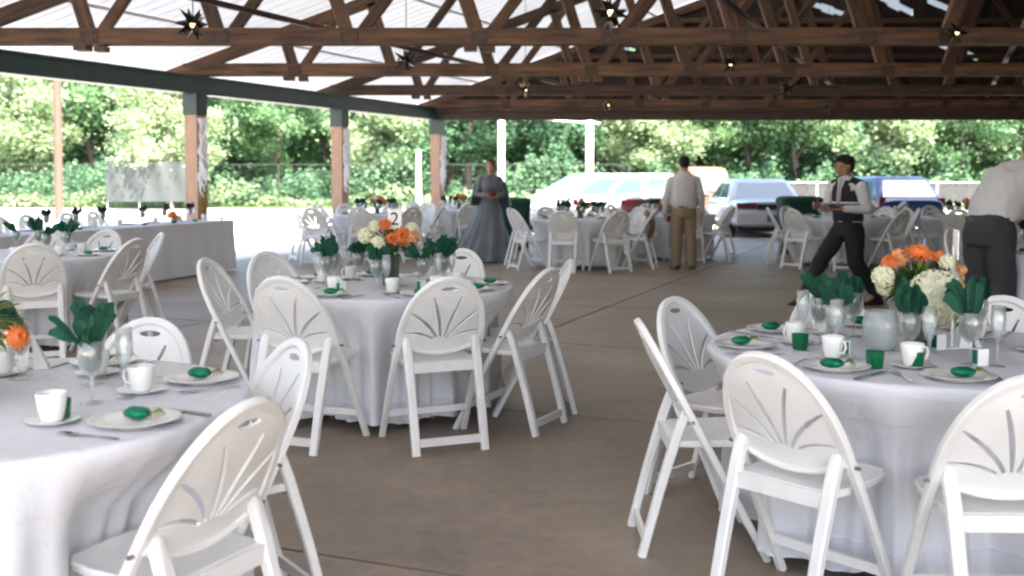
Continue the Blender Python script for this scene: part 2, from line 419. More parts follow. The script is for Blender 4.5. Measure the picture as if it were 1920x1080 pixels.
# ------------------------------------------------------------------ the pavilion
pav = put('pavilion', None, loc=(0, 0, 0), label='open sided pavilion with timber trusses, white roof sheets and green steel eave beam', cat='pavilion')
def beam(name, a, b, w, h, m, parent, up=(0, 0, 1)):
    """a straight timber from a to b, w thick, h deep; local x runs along it"""
    a, b = Vector(a), Vector(b); d = b - a; L = d.length; x = d.normalized(); y = Vector(up).cross(x).normalized(); z = x.cross(y)
    mb = MB(); c = .12 * min(w, h)
    ring = lambda X: [(X, -w / 2 + c, -h / 2), (X, w / 2 - c, -h / 2), (X, w / 2, -h / 2 + c), (X, w / 2, h / 2 - c), (X, w / 2 - c, h / 2), (X, -w / 2 + c, h / 2), (X, -w / 2, h / 2 - c), (X, -w / 2, -h / 2 + c)]
    mb.loft([ring(-L / 2), ring(L / 2)])
    o = put(name, (mb, m), parent)
    W = Matrix.Translation((a + b) / 2) @ Matrix((x, y, z)).transposed().to_4x4()
    P = WM.get(parent.name, Matrix.Identity(4)) if parent else Matrix.Identity(4)
    o.matrix_basis = P.inverted() @ W
    WM[o.name] = W
    return o
WM = {}
trusses_y = [24.2 - 3.9 * k for k in range(0, 8)]       # 24.2 20.3 16.4 12.5 8.6 4.7 .8 -3.1
panel = 1.5
for ty in trusses_y:
    ex = EX(ty); y = ty
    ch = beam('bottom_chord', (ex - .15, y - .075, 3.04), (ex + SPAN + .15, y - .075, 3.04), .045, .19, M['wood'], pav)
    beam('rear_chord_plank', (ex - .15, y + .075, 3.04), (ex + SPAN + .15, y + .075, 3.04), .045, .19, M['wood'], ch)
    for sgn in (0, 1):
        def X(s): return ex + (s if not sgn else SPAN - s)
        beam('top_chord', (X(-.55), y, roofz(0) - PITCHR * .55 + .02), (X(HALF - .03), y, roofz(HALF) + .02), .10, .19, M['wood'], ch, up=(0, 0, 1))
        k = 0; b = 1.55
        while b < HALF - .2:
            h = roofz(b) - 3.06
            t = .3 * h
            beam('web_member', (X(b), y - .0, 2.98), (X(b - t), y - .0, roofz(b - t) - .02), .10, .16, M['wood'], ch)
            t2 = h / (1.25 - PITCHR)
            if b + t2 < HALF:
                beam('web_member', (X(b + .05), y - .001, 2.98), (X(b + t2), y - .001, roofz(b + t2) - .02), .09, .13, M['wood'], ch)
            gp = MB().box((0, 0, 0), (.20, .010, .15))
            for bx_, bz in ((-.06, .04), (.06, .04), (-.06, -.04), (.06, -.04)): gp.ball((bx_, -.010, bz), .013, 6, 4)
            o = put('gusset_plate', (gp, M['plate_metal']), ch)
            W = Matrix.Translation((X(b), y - .106, 3.03)); o.matrix_basis = WM[ch.name].inverted() @ W
            if k in (0, 3):
                br = MB().box((-.1, 0, 0), (.15, .2, .06)).box((.12, 0, -.012), (.13, .16, .06)).box((0, 0, .04), (.36, .17, .02))
                o = put('hanger_block', (br, M['wood']), ch); o.matrix_basis = WM[ch.name].inverted() @ Matrix.Translation((X(b), y - .02, 2.905))
            b += 1.5; k += 1
# longitudinal braces
for s in (3.9, 9.2, 12.4, 16.0):
    beam('brace_pipe', (EX(Y0) + s, Y0, 3.22), (EX(Y1) + s, Y1, 3.22), .06, .06, M['plate_metal'], pav)
for s in (.9, 2.9, 4.9, 6.9, 8.9, HALF, 13.1, 15.1, 17.1, 19.1):
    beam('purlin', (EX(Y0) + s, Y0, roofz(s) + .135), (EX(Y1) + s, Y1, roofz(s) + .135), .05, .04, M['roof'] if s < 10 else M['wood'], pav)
# roof sheets, .975 m wide strips, each with pressed ribs
def sheet(s0, s1, w, nr=4):
    mb = MB(); L = w / nr
    prof = []
    for k in range(nr):
        prof += [(k * L, 0), (k * L + L * .7, 0), (k * L + L * .78, .011), (k * L + L * .92, .011)]
    prof.append((w, 0))
    z0, z1 = roofz(s0) if s0 >= 0 else roofz(0) + PITCHR * s0, roofz(s1) if s1 <= SPAN else roofz(SPAN) - PITCHR * (s1 - SPAN)
    for (yy, zz) in prof:
        mb.v += [Vector((s0 + yy * SL, yy, z0 + zz)), Vector((s1 + yy * SL, yy, z1 + zz))]
    for i in range(len(prof) - 1): mb.f.append((2 * i, 2 * i + 1, 2 * i + 3, 2 * i + 2))
    return mb
W_ = .975
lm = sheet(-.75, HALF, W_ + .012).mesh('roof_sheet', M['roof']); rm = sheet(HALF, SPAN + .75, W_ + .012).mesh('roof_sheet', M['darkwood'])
ns = int(round((Y1 + .9 - Y0) / W_)) + 1
for i in range(ns):
    yy = Y0 - .5 + i * W_
    zz = .17 + .006 * (i % 2)
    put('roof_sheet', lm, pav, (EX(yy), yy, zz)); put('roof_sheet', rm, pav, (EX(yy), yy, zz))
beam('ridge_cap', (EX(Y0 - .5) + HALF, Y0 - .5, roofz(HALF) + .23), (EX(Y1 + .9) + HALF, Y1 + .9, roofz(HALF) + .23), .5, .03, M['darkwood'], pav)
# unseen boards added to block light from the right-hand side of the pavilion
nbs = 70
for i in range(nbs):
    y_ = Y0 + (Y1 - Y0) * (i + .5) / nbs
    put('light_block_board', (MB().box((0, 0, 1.34), (.03, (Y1 - Y0) / nbs * 1.07, 2.68)), M['darkwood']), pav, (EX(y_) + SPAN + .22, y_, 0), (0, 0, -math.atan(SL)))
# left eave beam (green steel channel), posts
def eave(s, n1='eave_beam'):
    a = Vector((EX(Y0) + s, Y0 - .2, 2.81)); b = Vector((EX(Y1) + s, Y1 + .1, 2.81))
    o = beam(n1, a, b, .16, .26, M['green_steel'], pav)
    for dz in (-.125, .125):
        beam('flange', a + Vector((0, 0, dz)), b + Vector((0, 0, dz)), .24, .03, M['green_steel'], o)
    return o
eave(0); eave(SPAN)
for k, ty in enumerate(trusses_y):
    for s in (0, SPAN):
        if ty > 24: ty_ = ty
        else: ty_ = ty
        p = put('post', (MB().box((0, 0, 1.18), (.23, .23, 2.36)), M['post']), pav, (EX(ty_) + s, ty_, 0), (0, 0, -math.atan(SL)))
        put('steel_sleeve', (MB().box((0, 0, 2.52), (.26, .26, .34)).box((0, 0, 2.67), (.34, .34, .02)), M['green_steel']), p)
        put('base_plate', (MB().box((0, 0, .01), (.34, .34, .02)), M['green_steel']), p)
# far header beam and boarded gable
beam('header_beam', (EX(Y1) - .1, Y1 - .14, 2.80), (EX(Y1) + SPAN + .1, Y1 - .14, 2.80), .09, .26, mat('dark_header_timber', (.07, .04, .027), .7, noise_amt=.4, noise_scale=5, stretch=(.4, 5, 5), bump=.3), pav)
beam('header_ledger', (EX(Y1) - .1, Y1 - .21, 2.90), (EX(Y1) + SPAN + .1, Y1 - .21, 2.90), .05, .09, M['wood'], pav)
openings = [((1460, -25), (1500, -25), (1598, 24), (1575, 34), (1505, 10)),]
holes = []      # slanted openings in the gable, (x0, x1, zlow(x), zhigh(x)) from points seen on it
def gz(u, v):
    # point on the gable plane y = Y1 seen at pixel
    x = (u - 960) / 2000.0; y = -(v - 440) / 2000.0
    d = Vector((x, math.cos(PITCH) + y * math.sin(PITCH), -math.sin(PITCH) + y * math.cos(PITCH))); t = Y1 / d.y
    return d.x * t, HC + d.z * t
for (a, b, th) in (((1508, 2), (1592, 30), 16), ((1640, -12), (1712, 24), 22), ((1728, -6), (1795, 24), 16), ((1745, 72), (1830, 108), 24), ((1043, 84), (1062, 118), 30), ((1180, 8), (1232, 30), 24), ((1905, 70), (1950, 85), 16), ((1140, 88), (1180, 92), 14)):
    x0, z0 = gz(*a); x1, z1 = gz(*b); holes.append((x0, x1, z0, z1, th / 83.0))
nb = 74; bw = SPAN / nb
for i in range(nb):
    x0 = EX(Y1) + i * bw - .008; x1 = x0 + bw + .016; s = i * bw + bw / 2
    top0 = roofz(i * bw) + .1; top1 = roofz((i + 1) * bw) + .1
    segs = [(2.9, 2.9, top0, top1)]
    xm = (x0 + x1) / 2
    for (hx0, hx1, z0, z1, th) in holes:
        if hx0 - .02 < xm < hx1 + .02:
            f0 = (x0 - hx0) / (hx1 - hx0); f1 = (x1 - hx0) / (hx1 - hx0); zz0 = z0 + (z1 - z0) * f0; zz1 = z0 + (z1 - z0) * f1
            taper = .35 + .65 * (1 - abs(2 * (xm - hx0) / (hx1 - hx0) - 1))
            h = th * taper / 2; new = []
            for (b0, b1, t0, t1) in segs:
                if zz0 - h > b0 and zz0 + h < t0 and zz1 + h < t1: new += [(b0, b1, zz0 - h, zz1 - h), (zz0 + h, zz1 + h, t0, t1)]
                elif zz0 - h > b0 and zz0 - h < t0: new.append((b0, b1, min(t0, zz0 - h), min(t1, zz1 - h)))
                else: new.append((b0, b1, t0, t1))
            segs = new
    mb = MB(); yo = (i % 2) * .026 + rnd.uniform(-.0005, .0005)
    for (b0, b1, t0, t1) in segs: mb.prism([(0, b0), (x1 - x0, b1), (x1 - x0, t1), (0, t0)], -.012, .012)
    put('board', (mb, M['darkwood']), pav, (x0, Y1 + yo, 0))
for (x0, x1, z0, z1, th) in holes:
    th = max(th, .18)
    put('pale_roof_panel', (MB().prism([(0, z0 - th), (x1 - x0, z1 - th), (x1 - x0, z1 + th), (0, z0 + th)], .05, .06), M['sky_panel']), pav, (x0, Y1 + .02, 0))
# fascia boards on the gable and girts
for zz in (3.35, 4.1, 4.9, 5.7):
    s = (zz - 3.06) / PITCHR
    beam('girt', (EX(Y1) + s, Y1 - .06, zz), (EX(Y1) + SPAN - s, Y1 - .06, zz), .07, .11, M['wood'], pav)

# ------------------------------------------------------------------ star lanterns
def star_mesh():
    mb = MB()
    bm = bmesh.new(); bmesh.ops.create_icosphere(bm, subdivisions=1, radius=.075)
    r2 = random.Random(3)
    for f in bm.faces:
        if len(f.verts) != 3: continue
        c = f.calc_center_median(); n = c.normalized()
        if r2.random() < .14: continue
        L = .215 if r2.random() < .5 else .17
        vs = [v.co.copy() for v in f.verts]; base = [c + (v - c) * .96 for v in vs]
        mb.add([tuple(b) for b in base] + [tuple(n * L)], [(0, 1, 3), (1, 2, 3), (2, 0, 3)])
    bm.free(); return mb.mesh('spikes', M['star'])
sp = star_mesh()
cage = MB(); bm = bmesh.new(); bmesh.ops.create_icosphere(bm, subdivisions=1, radius=.076)
for ed in bm.edges: cage.tube([ed.verts[0].co, ed.verts[1].co], .004, 4)
bm.free(); cage = cage.mesh('cage', M['star'])
bulbm = MB().ball((0, 0, 0), (.030, .030, .042), 10, 8).mesh('bulb', M['bulb'], True)
STARS = [(362, 45, 11.3, 3.03, 1.05, 'upper left, nearest the green eave beam'), (762, 113, 15.4, 0, 1.0, 'above the middle of the pavilion, left of the centre'),
         (1145, 25, 11.2, 0, 1.15, 'at the top edge of the photo, right of the centre'), (1370, 118, 15.4, 0, .95, 'before the dark gable, above the man in khaki'),
         (985, 168, 19.3, 0, .9, 'low, above the woman in grey'), (1475, 165, 19.3, 0, .95, 'low, between the man in khaki and the waiter'),
         (1140, 198, 22.7, 0, .8, 'lowest over the white minivan'), (1552, 204, 22.7, 0, .75, 'lowest above the waiter in the vest'), (1795, 60, 12.0, 0, .8, 'at the top right of the photo')]
for i, (u, v, d, _, sc, txt) in enumerate(STARS):
    x = (u - 960) / 2000.0; y = -(v - 440) / 2000.0
    dv = Vector((x, math.cos(PITCH) + y * math.sin(PITCH), -math.sin(PITCH) + y * math.cos(PITCH))); t = d / dv.y
    P = Vector((0, 0, HC)) + dv * t
    r = put('star_lantern', None, loc=P, label='spiky bronze star lantern, ' + txt, cat='lantern', group='star lanterns hung from the trusses')
    r.scale = (sc,) * 3; r.rotation_euler = (rnd.random() * .5, rnd.random() * .5, rnd.random() * 3)
    put('cage', cage, r); put('spikes', sp, r); put('bulb', bulbm, r)
    s_ = P.x - EX(P.y); topz = min((roofz(s_) + .17) if 0 < s_ < SPAN else 3.2, 99)
    Lc = (topz - P.z) / sc
    c = put('cord', (MB().tube([(0, 0, .07), (0, 0, Lc)], .006, 5), M['cable']), r)
    c.matrix_basis = (Matrix(r.rotation_euler.to_matrix().to_4x4())).inverted()

# ------------------------------------------------------------------ folding chair
TILT = math.atan2(.47, .88)
def fr(u, v, w=0):                         # frame-plane coords: u across, v along the frame from the front foot, w = normal, to the rear
    c, s_ = math.cos(TILT), math.sin(TILT)
    return Vector((u, .22 - v * s_ - w * c, v * c - w * s_))
def chair():
    root = put('folding_chair', None, cat='chair', group='white fan-back folding chairs')
    VT, VB, HW = 1.0, .60, .222
    def half(v): return HW if v <= VB + .02 else HW * math.sqrt(max(0, 1 - ((v - VB - .02) / (VT - VB - .02)) ** 2.15))
    pts = [(-.232, 0), (-.230, .25), (-.226, .5)]
    ang = [math.pi - math.pi * i / 22 for i in range(23)]
    for a in ang: pts.append((HW * math.copysign(abs(math.cos(a)) ** .93, math.cos(a)), VB + .02 + (VT - VB - .02) * math.sin(a) ** .93))
    pts += [(.226, .5), (.230, .25), (.232, 0)]
    f = MB()
    P3 = [fr(u, v) for u, v in pts]
    nrm_ = (fr(0, 0, 1) - fr(0, 0, 0))
    f.tube(P3, 1.0, 8, ref=nrm_, prof=(.017, .015))
    put('frame', (f, M['resin'], True), root)
    # fan back panel with slots
    def outline():
        o = []
        for i in range(25):
            a = math.pi - math.pi * i / 24
            o.append(((HW - .006) * math.copysign(abs(math.cos(a)) ** .93, math.cos(a)), VB + .02 + (VT - VB - .026) * math.sin(a) ** .93))
        for i in range(1, 12):
            t = i / 12; o.append(((HW - .006) * (1 - 2 * t), VB + .02 - .052 * math.sin(math.pi * t) ** .8))
        return o
    loops = [outline()]
    loops.append([(.046 * math.cos(a), .962 - .012 + .0125 * math.sin(a)) for a in [2 * math.pi * i / 14 for i in range(14)]])
    for k, (a0, l0, l1) in enumerate(((13, .075, .335), (36, .075, .305), (63, .08, .225))):
        for sg in (-1, 1):
            cen = []
            for i in range(7):
                t = i / 6; rr = l0 + (l1 - l0) * t; aa = R(a0 * (.55 + .5 * t)) * sg
                cen.append((math.sin(aa) * rr * (1.05 if k else .95), .585 + math.cos(aa) * rr * (.98 if k < 2 else 1.02) + (0 if k < 2 else .0)))
            lft, rgt = [], []
            for i, (a, b) in enumerate(cen):
                q = cen[min(i + 1, 6)]; p = cen[max(i - 1, 0)]; tx, ty = q[0] - p[0], q[1] - p[1]; n = math.hypot(tx, ty)
                w = .0078 * (.55 + .6 * math.sin(math.pi * (i + .6) / 7.2))
                lft.append((a - ty / n * w, b + tx / n * w)); rgt.append((a + ty / n * w, b - tx / n * w))
            loops.append(lft + rgt[::-1])
    bm = bmesh.new()
    rings = []
    for lp in loops:
        vs_ = [bm.verts.new((u, 0, v)) for u, v in lp]; rings.append(vs_)
        for i in range(len(vs_)): bm.edges.new((vs_[i], vs_[(i + 1) % len(vs_)]))
    bmesh.ops.triangle_fill(bm, edges=bm.edges[:], use_beauty=True, use_dissolve=False)
    bmesh.ops.subdivide_edges(bm, edges=[e_ for e_ in bm.edges if e_.calc_length() > .12], cuts=1)
    bmesh.ops.triangulate(bm, faces=bm.faces[:])
    geom = bmesh.ops.extrude_face_region(bm, geom=bm.faces[:])
    for v in geom['geom']:
        if isinstance(v, bmesh.types.BMVert): v.co.y = .009
    for v in bm.verts:
        u, w, vv = v.co.x, v.co.y, v.co.z
        bow = .022 * (1 - (u / HW) ** 2) * min(1, max(0, (1.0 - vv) / .12))           # dished to the rear
        v.co = fr(u, vv, w + bow - .004)
    bmesh.ops.recalc_face_normals(bm, faces=bm.faces)
    me = bpy.data.meshes.new('back_panel'); bm.to_mesh(me); bm.free(); me.materials.append(M['resin']); me.shade_smooth(); me.set_sharp_from_angle(angle=R(30))
    put('back_panel', me, root)
    # lower rim of the back
    rim = [fr((HW - .008) * (1 - 2 * i / 12), VB + .02 - .054 * math.sin(math.pi * i / 12) ** .8, .008 + .02 * (1 - (1 - 2 * i / 12) ** 2)) for i in range(13)]
    put('back_rim', (MB().tube(rim, 1, 6, ref=nrm_, prof=(.009, .012)), M['resin'], True), root)
    # seat
    so = []
    for (x, y) in ((-.185, -.135), (.185, -.135), (.195, -.05), (.2, .12), (.19, .2), (.16, .235), (0, .245), (-.16, .235), (-.19, .2), (-.2, .12), (-.195, -.05)): so.append((x, y))
    rings = []
    for z, k in ((.425, .96), (.430, .99), (.447, 1.0), (.453, .97)): rings.append([(x * k, .05 + (y - .05) * k, z + .012 * max(0, (y - .05)) / .2) for x, y in so])
    seat = MB().loft(rings, cap=False); n = len(so); seat.f.append(tuple(reversed(range(n))))
    top = [(x * .8, .05 + (y - .05) * .8, .449) for x, y in so]; o0 = len(seat.v) - n
    seat.v += [Vector(p) for p in top]
    for i in range(n): seat.f.append((o0 + i, o0 + (i + 1) % n, o0 + n + (i + 1) % n, o0 + n + i))
    seat.f.append(tuple(range(o0 + n, o0 + 2 * n)))
    put('seat', (seat, M['resin'], True), root)
    # rear legs with top ends beside the frame
    for sg in (-1, 1):
        q = [(sg * .183, -.255, 0), (sg * .183, -.19, .25), (sg * .185, -.125, .47), (sg * .187, -.095, .555), (sg * .187, -.088, .572)]
        lg = put('rear_leg', (MB().tube(q, [1, 1.06, 1.12, 1.05, .6], 8, ref=(1, 0, 0), prof=(.017, .021)), M['resin'], True), root)
        put('pivot_bolt', (MB().tube([(sg * .17, -.072, .535), (sg * .256, -.072, .535)], .006, 8), M['bolt']), lg)
    put('rear_rail', (MB().box((0, -.138, .425), (.345, .022, .052)), M['resin']), root)
    put('rear_stretcher', (MB().box((0, -.240, .062), (.345, .018, .04)), M['resin']), root)
    put('front_stretcher', (MB().box((0, fr(0, .16).y, fr(0, .16).z), (.44, .018, .034)), M['resin']), root)
    return root
CH = chair()

WIND = ['front', 'front, slightly right', 'front right', 'right, slightly front', 'right', 'right, slightly back', 'back right', 'back, slightly right',
        'back', 'back, slightly left', 'back left', 'left, slightly back', 'left', 'left, slightly front', 'front left', 'front, slightly left']
def wind(a): return WIND[int(round((a % 360) / 22.5)) % 16]

# ------------------------------------------------------------------ cloths and tables
def cloth_mesh(r, seats, seed, z0=.765, zb=.055, nth=220, dent=.265):
    q = random.Random(seed); mb = MB()
    comps = [(k, q.uniform(.35, 1.0) * (9 / k) ** .3, q.uniform(0, 6.28)) for k in (5, 7, 8, 11, 13, 17, 23, 31, 41)]
    N = nth
    def rad(th, z):
        t = (z0 - z) / (z0 - zb)
        f = sum(a * math.sin(k * th + p + .35 * math.sin(3 * th)) for k, a, p in comps) / 4.2
        f = math.copysign(abs(f) ** .8, f)
        rr = r + .012 + (.075 * min(1, t * 1.6) ** 1.1) * f + .03 * t
        dd = 0
        for a in seats:
            a_ = R(a) - math.pi / 2
            dlt = (th - a_ + math.pi) % (2 * math.pi) - math.pi
            dd = max(dd, math.exp(-(dlt / .37) ** 4))
        tt = min(1, max(0, t / .42)); tt = tt * tt * (3 - 2 * tt)
        return rr - dent * dd * tt
    rows = [(0, None)]
    zs = [z0 - .004, z0 - .016, z0 - .05, z0 - .1, z0 - .16, z0 - .23, z0 - .32, z0 - .42, z0 - .52, z0 - .60, zb + .03, zb]
    for rr in (.3, .6, .85, .96, .995): rows.append((rr * r, 'flat'))
    for i in range(len(rows)):
        pass
    ringi = []
    for k, (rr, kd) in enumerate(rows[1:]):
        ringi.append(len(mb.v))
        for j in range(N):
            th = 2 * math.pi * j / N
            zz = z0 + .002 * noise.noise(Vector((rr * math.cos(th) * 3, rr * math.sin(th) * 3, seed)))
            mb.v.append(Vector((rr * math.cos(th), rr * math.sin(th), zz)))
    for z in zs:
        ringi.append(len(mb.v))
        for j in range(N):
            th = 2 * math.pi * j / N
            rr = rad(th, z) if z < z0 - .01 else r + .006
            zz = z + (.012 * math.sin(5 * th + seed) + .008 * math.sin(11 * th) if z == zb else 0)
            mb.v.append(Vector((rr * math.cos(th), rr * math.sin(th), zz)))
    c = len(mb.v); mb.v.append(Vector((0, 0, z0)))
    for j in range(N): mb.f.append((c, ringi[0] + j, ringi[0] + (j + 1) % N))
    for a, b in zip(ringi[:-1], ringi[1:]):
        for j in range(N): mb.f.append((a + j, b + j, b + (j + 1) % N, a + (j + 1) % N))
    return mb.mesh('tablecloth', M['cloth'], 'all')

def table_proto():
    root = put('round_table', None, cat='table', group='round banquet tables under white cloths')
    put('tabletop', (MB().lathe([(.0, .735), (.752, .735), (.757, .74), (.757, .755), (.752, .76), (0, .76)], 48, cap=False), M['ply'], True), root)
    for sg in (-1, 1):
        for s2 in (-1, 1):
            put('leg', (MB().tube([(sg * .3, s2 * .24, .735), (sg * .3, s2 * .24, 0)], .014, 8), M['steel'], True), root)
    return root
TB = table_proto()

# ------------------------------------------------------------------ tableware prototypes
def tw(name, cat, group): return put(name, None, cat=cat, group=group)
def mk_plate():
    return put('dinner_plate', (MB().lathe([(0, .004), (.062, .004), (.066, 0), (.07, .004), (.082, .009), (.118, .017), (.120, .019), (.117, .020), (.082, .012), (.07, .007), (0, .007)], 36, cap=False), M['china'], True), cat='plate', group='dinner plates')
def mk_cup():
    r = tw('coffee_cup', 'cup', 'white coffee cups')
    put('bowl', (MB().lathe([(0, .016), (.024, .016), (.030, .022), (.036, .05), (.0415, .092), (.0405, .094), (.037, .09), (.031, .05), (.025, .026), (0, .024)], 24, cap=False), M['china'], True), r)
    put('handle', (MB().tube([(.037, 0, .082), (.058, 0, .078), (.064, 0, .058), (.054, 0, .038), (.033, 0, .036)], .0045, 6, ref=(0, 1, 0)), M['china'], True), r)
    return r
def mk_saucer():
    return put('saucer', (MB().lathe([(0, .004), (.028, .004), (.03, 0), (.034, .003), (.070, .013), (.072, .015), (.068, .015), (.034, .008), (0, .008)], 28, cap=False), M['china'], True), cat='saucer', group='white saucers')
def mk_goblet():
    r = tw('water_goblet', 'goblet', 'water goblets')
    put('bowl', (MB().lathe([(.006, .078), (.02, .085), (.034, .105), (.040, .13), (.040, .155), (.036, .185), (.034, .186), (.037, .155), (.037, .13), (.031, .108), (.018, .09), (0, .086)], 22, cap=False), M['glass'], 'all'), r)
    put('stem', (MB().lathe([(.0045, .006), (.0045, .05), (.007, .07), (.012, .082)], 10), M['glass'], 'all'), r)
    put('foot', (MB().lathe([(0, .0), (.034, .0), (.034, .002), (.01, .006), (0, .007)], 22, cap=False), M['glass'], True), r)
    return r
def mk_flute():
    r = tw('champagne_flute', 'glass', 'champagne flutes')
    put('bowl', (MB().lathe([(.004, .085), (.014, .1), (.023, .13), (.026, .165), (.023, .215), (.022, .215), (.024, .165), (.021, .132), (.012, .104), (0, .095)], 20, cap=False), M['glass'], 'all'), r)
    put('stem', (MB().lathe([(.004, .005), (.0035, .05), (.005, .088)], 8), M['glass'], 'all'), r)
    put('foot', (MB().lathe([(0, 0), (.03, 0), (.03, .002), (.008, .005), (0, .006)], 20, cap=False), M['glass'], True), r)
    return r
def mk_napkin(seed, m, big=1.0):
    """a cloth napkin pleated into a fan and stuck into a goblet"""
    q = random.Random(seed); mb = MB(); N = 36
    for blade in range(3):
        a0 = q.uniform(0, 6.28); o = len(mb.v); rows = 9; cols = 15
        H = q.uniform(.15, .215) * big; lean = q.uniform(.1, .5); wd = q.uniform(.036, .052) * big
        for i in range(rows):
            t = i / (rows - 1)
            for j in range(cols):
                s_ = j / (cols - 1) * 2 - 1
                w = wd * (.28 + .95 * t ** .8 - .35 * max(0, t - .75) * 4 * abs(s_) * .5)
                x = s_ * w; y = .012 * math.cos(s_ * 8.5 + blade) * (.4 + .9 * t) + lean * .16 * t * t * big + .01 * blade
                z = .098 + H * t * (1 - .30 * abs(s_) ** 1.6 * t) + .006 * math.sin(9 * s_ + seed)
                if z < .185: 
                    k = .72 * (.028 + .010 * t * 5) / max(.03, abs(x) + .02) ; x *= min(1, max(.45, k)); y *= .55
                ca, sa = math.cos(a0 + blade * 1.9), math.sin(a0 + blade * 1.9)
                mb.v.append(Vector((x * ca - y * sa, x * sa + y * ca, z)))
        for i in range(rows - 1):
            for j in range(cols - 1):
                a = o + i * cols + j; mb.f.append((a, a + 1, a + cols + 1, a + cols))
    mb.ball((0, 0, .142), (.031 , .031, .052), 12, 8)
    for v in mb.v[-100:]: v += Vector((noise.noise(v * 60), noise.noise(v * 55), 0)) * .004
    return mb.mesh('napkin', m, 'all', False)
NAPM = [mk_napkin(s, M['napkin']) for s in (1, 2, 3, 4)]
NAPD = [mk_napkin(s + 10, M['napkin_dark'], .9) for s in (1, 2, 3)]
def mk_fork():
    mb = MB(); mb.tube([(0, -.09, .004), (0, -.02, .006), (0, .045, .004)], [1, .5, .7], 6, prof=(.007, .0018))
    mb.box((0, .055, .004), (.022, .02, .002))
    for k in (-1.5, -.5, .5, 1.5): mb.box((k * .0062, .083, .005), (.0032, .038, .002))
    return put('fork', (mb, M['silver'], True), cat='fork', group='forks')
def mk_knife():
    mb = MB(); mb.tube([(0, -.11, .005), (0, -.01, .005)], [1, .9], 6, prof=(.007, .003)); mb.tube([(0, -.01, .004), (.001, .06, .004), (-.002, .115, .004)], [1, 1.1, .3], 6, prof=(.009, .0012))
    return put('knife', (mb, M['silver'], True), cat='knife', group='knives')
def mk_favor():
    r = tw('foil_favor', 'favor', 'green foil favors')
    mb = MB(); mb.ball((0, 0, .018), (.042, .028, .017), 16, 10)
    for v in mb.v: v += Vector((0, 0, .003 * noise.noise(v * 70)))
    put('foil_sweet', (mb, M['foil'], True), r)
    rb = MB()
    for k in range(7):
        a = R(-40 + 14 * k); rb.tube([(.036, 0, .018), (.036 + .03 * math.cos(a), .03 * math.sin(a), .03), (.036 + .045 * math.cos(a), .05 * math.sin(a), .014)], [1, .8, .4], 4, prof=(.004, .0012))
    put('ribbon', (rb, M['leaf2'], True), r)
    return r
def mk_votive():
    r = tw('green_votive', 'candle holder', 'green votive holders')
    put('cup', (MB().lathe([(0, 0), (.024, 0), (.028, .005), (.033, .06), (.031, .06), (.026, .01), (0, .008)], 20, cap=False), M['votive'], True), r)
    put('candle', (MB().lathe([(0, .012), (.023, .012), (.023, .032), (0, .032)], 14, cap=False), M['wax'], True), r)
    return r
def mk_box():
    r = tw('favor_box', 'box', 'small green favor boxes')
    put('box_body', (MB().box((0, 0, .03), (.045, .03, .06)), M['card']), r)
    put('green_sleeve', (MB().box((0, 0, .032), (.050, .024, .05)), M['foil']), r)
    return r
def mk_globe():
    r = tw('frosted_candle_globe', 'candle holder', 'frosted candle globes')
    put('globe', (MB().lathe([(.0, 0), (.045, 0), (.05, .01), (.066, .06), (.068, .10), (.058, .15), (.056, .15), (.064, .10), (.062, .06), (.046, .014), (0, .01)], 26, cap=False), M['frost'], 'all'), r)
    put('candle', (MB().lathe([(0, .014), (.038, .014), (.038, .085), (0, .085)], 18, cap=False), M['wax'], True), r)
    return r
def mk_napkin_standing():
    mb = MB(); 
    for sg in (-1, 1): mb.add([(0, 0, .13), (sg * .055, .05, 0), (sg * .055, -.03, 0), (sg * .01, -.05, .0)], [(0, 1, 2), (0, 2, 3)])
    return put('folded_card', (mb, M['card']), cat='card', group='white tent cards')

PL, CU, SA, GO, FL, FK, KN, FA, VO, BX, GB, TC = mk_plate(), mk_cup(), mk_saucer(), mk_goblet(), mk_flute(), mk_fork(), mk_knife(), mk_favor(), mk_votive(), mk_box(), mk_globe(), mk_napkin_standing()

# ------------------------------------------------------------------ flowers
def flower_ball(c, r, m_name, q, n=150, fs=.018):
    mb = MB(); mb.ball(c, r * .86, 14, 10); c = Vector(c)
    for i in range(n):
        z = 1 - 2 * (i + .5) / n; a = i * 2.399963; s_ = math.sqrt(1 - z * z); n_ = Vector((s_ * math.cos(a), s_ * math.sin(a), z))
        t = n_.cross(Vector((.3, .5, .8))).normalized(); b = n_.cross(t); p = c + n_ * r * q.uniform(.92, 1.03)
        w0 = q.random() * 6.28
        for k in range(4):
            w = w0 + k * math.pi / 2; d1 = t * math.cos(w) + b * math.sin(w); d2 = t * math.cos(w + .8) + b * math.sin(w + .8); d3 = t * math.cos(w - .8) + b * math.sin(w - .8)
            mb.add([p, p + d2 * fs * .8 + n_ * .003, p + d1 * fs * 1.25 + n_ * .007, p + d3 * fs * .8 + n_ * .003], [(0, 1, 2, 3)])
    return mb
def gerbera(c, nrm_, r, q, layers=3, n=16):
    mb = MB(); c = Vector(c); nn = Vector(nrm_).normalized(); t = nn.cross(Vector((.2, .9, .3))).normalized(); b = nn.cross(t)
    for L in range(layers):
        rr = r * (1 - .24 * L); lift = .012 + .012 * L
        for k in range(n):
            w = 2 * math.pi * (k + .5 * L) / n + q.uniform(-.06, .06); d = t * math.cos(w) + b * math.sin(w); s_ = nn.cross(d) * r * .17
            mb.add([c + nn * .004 * L, c + d * rr * .5 + s_ + nn * lift, c + d * rr + nn * lift * .6, c + d * rr * .5 - s_ + nn * lift], [(0, 1, 2, 3)])
    return mb
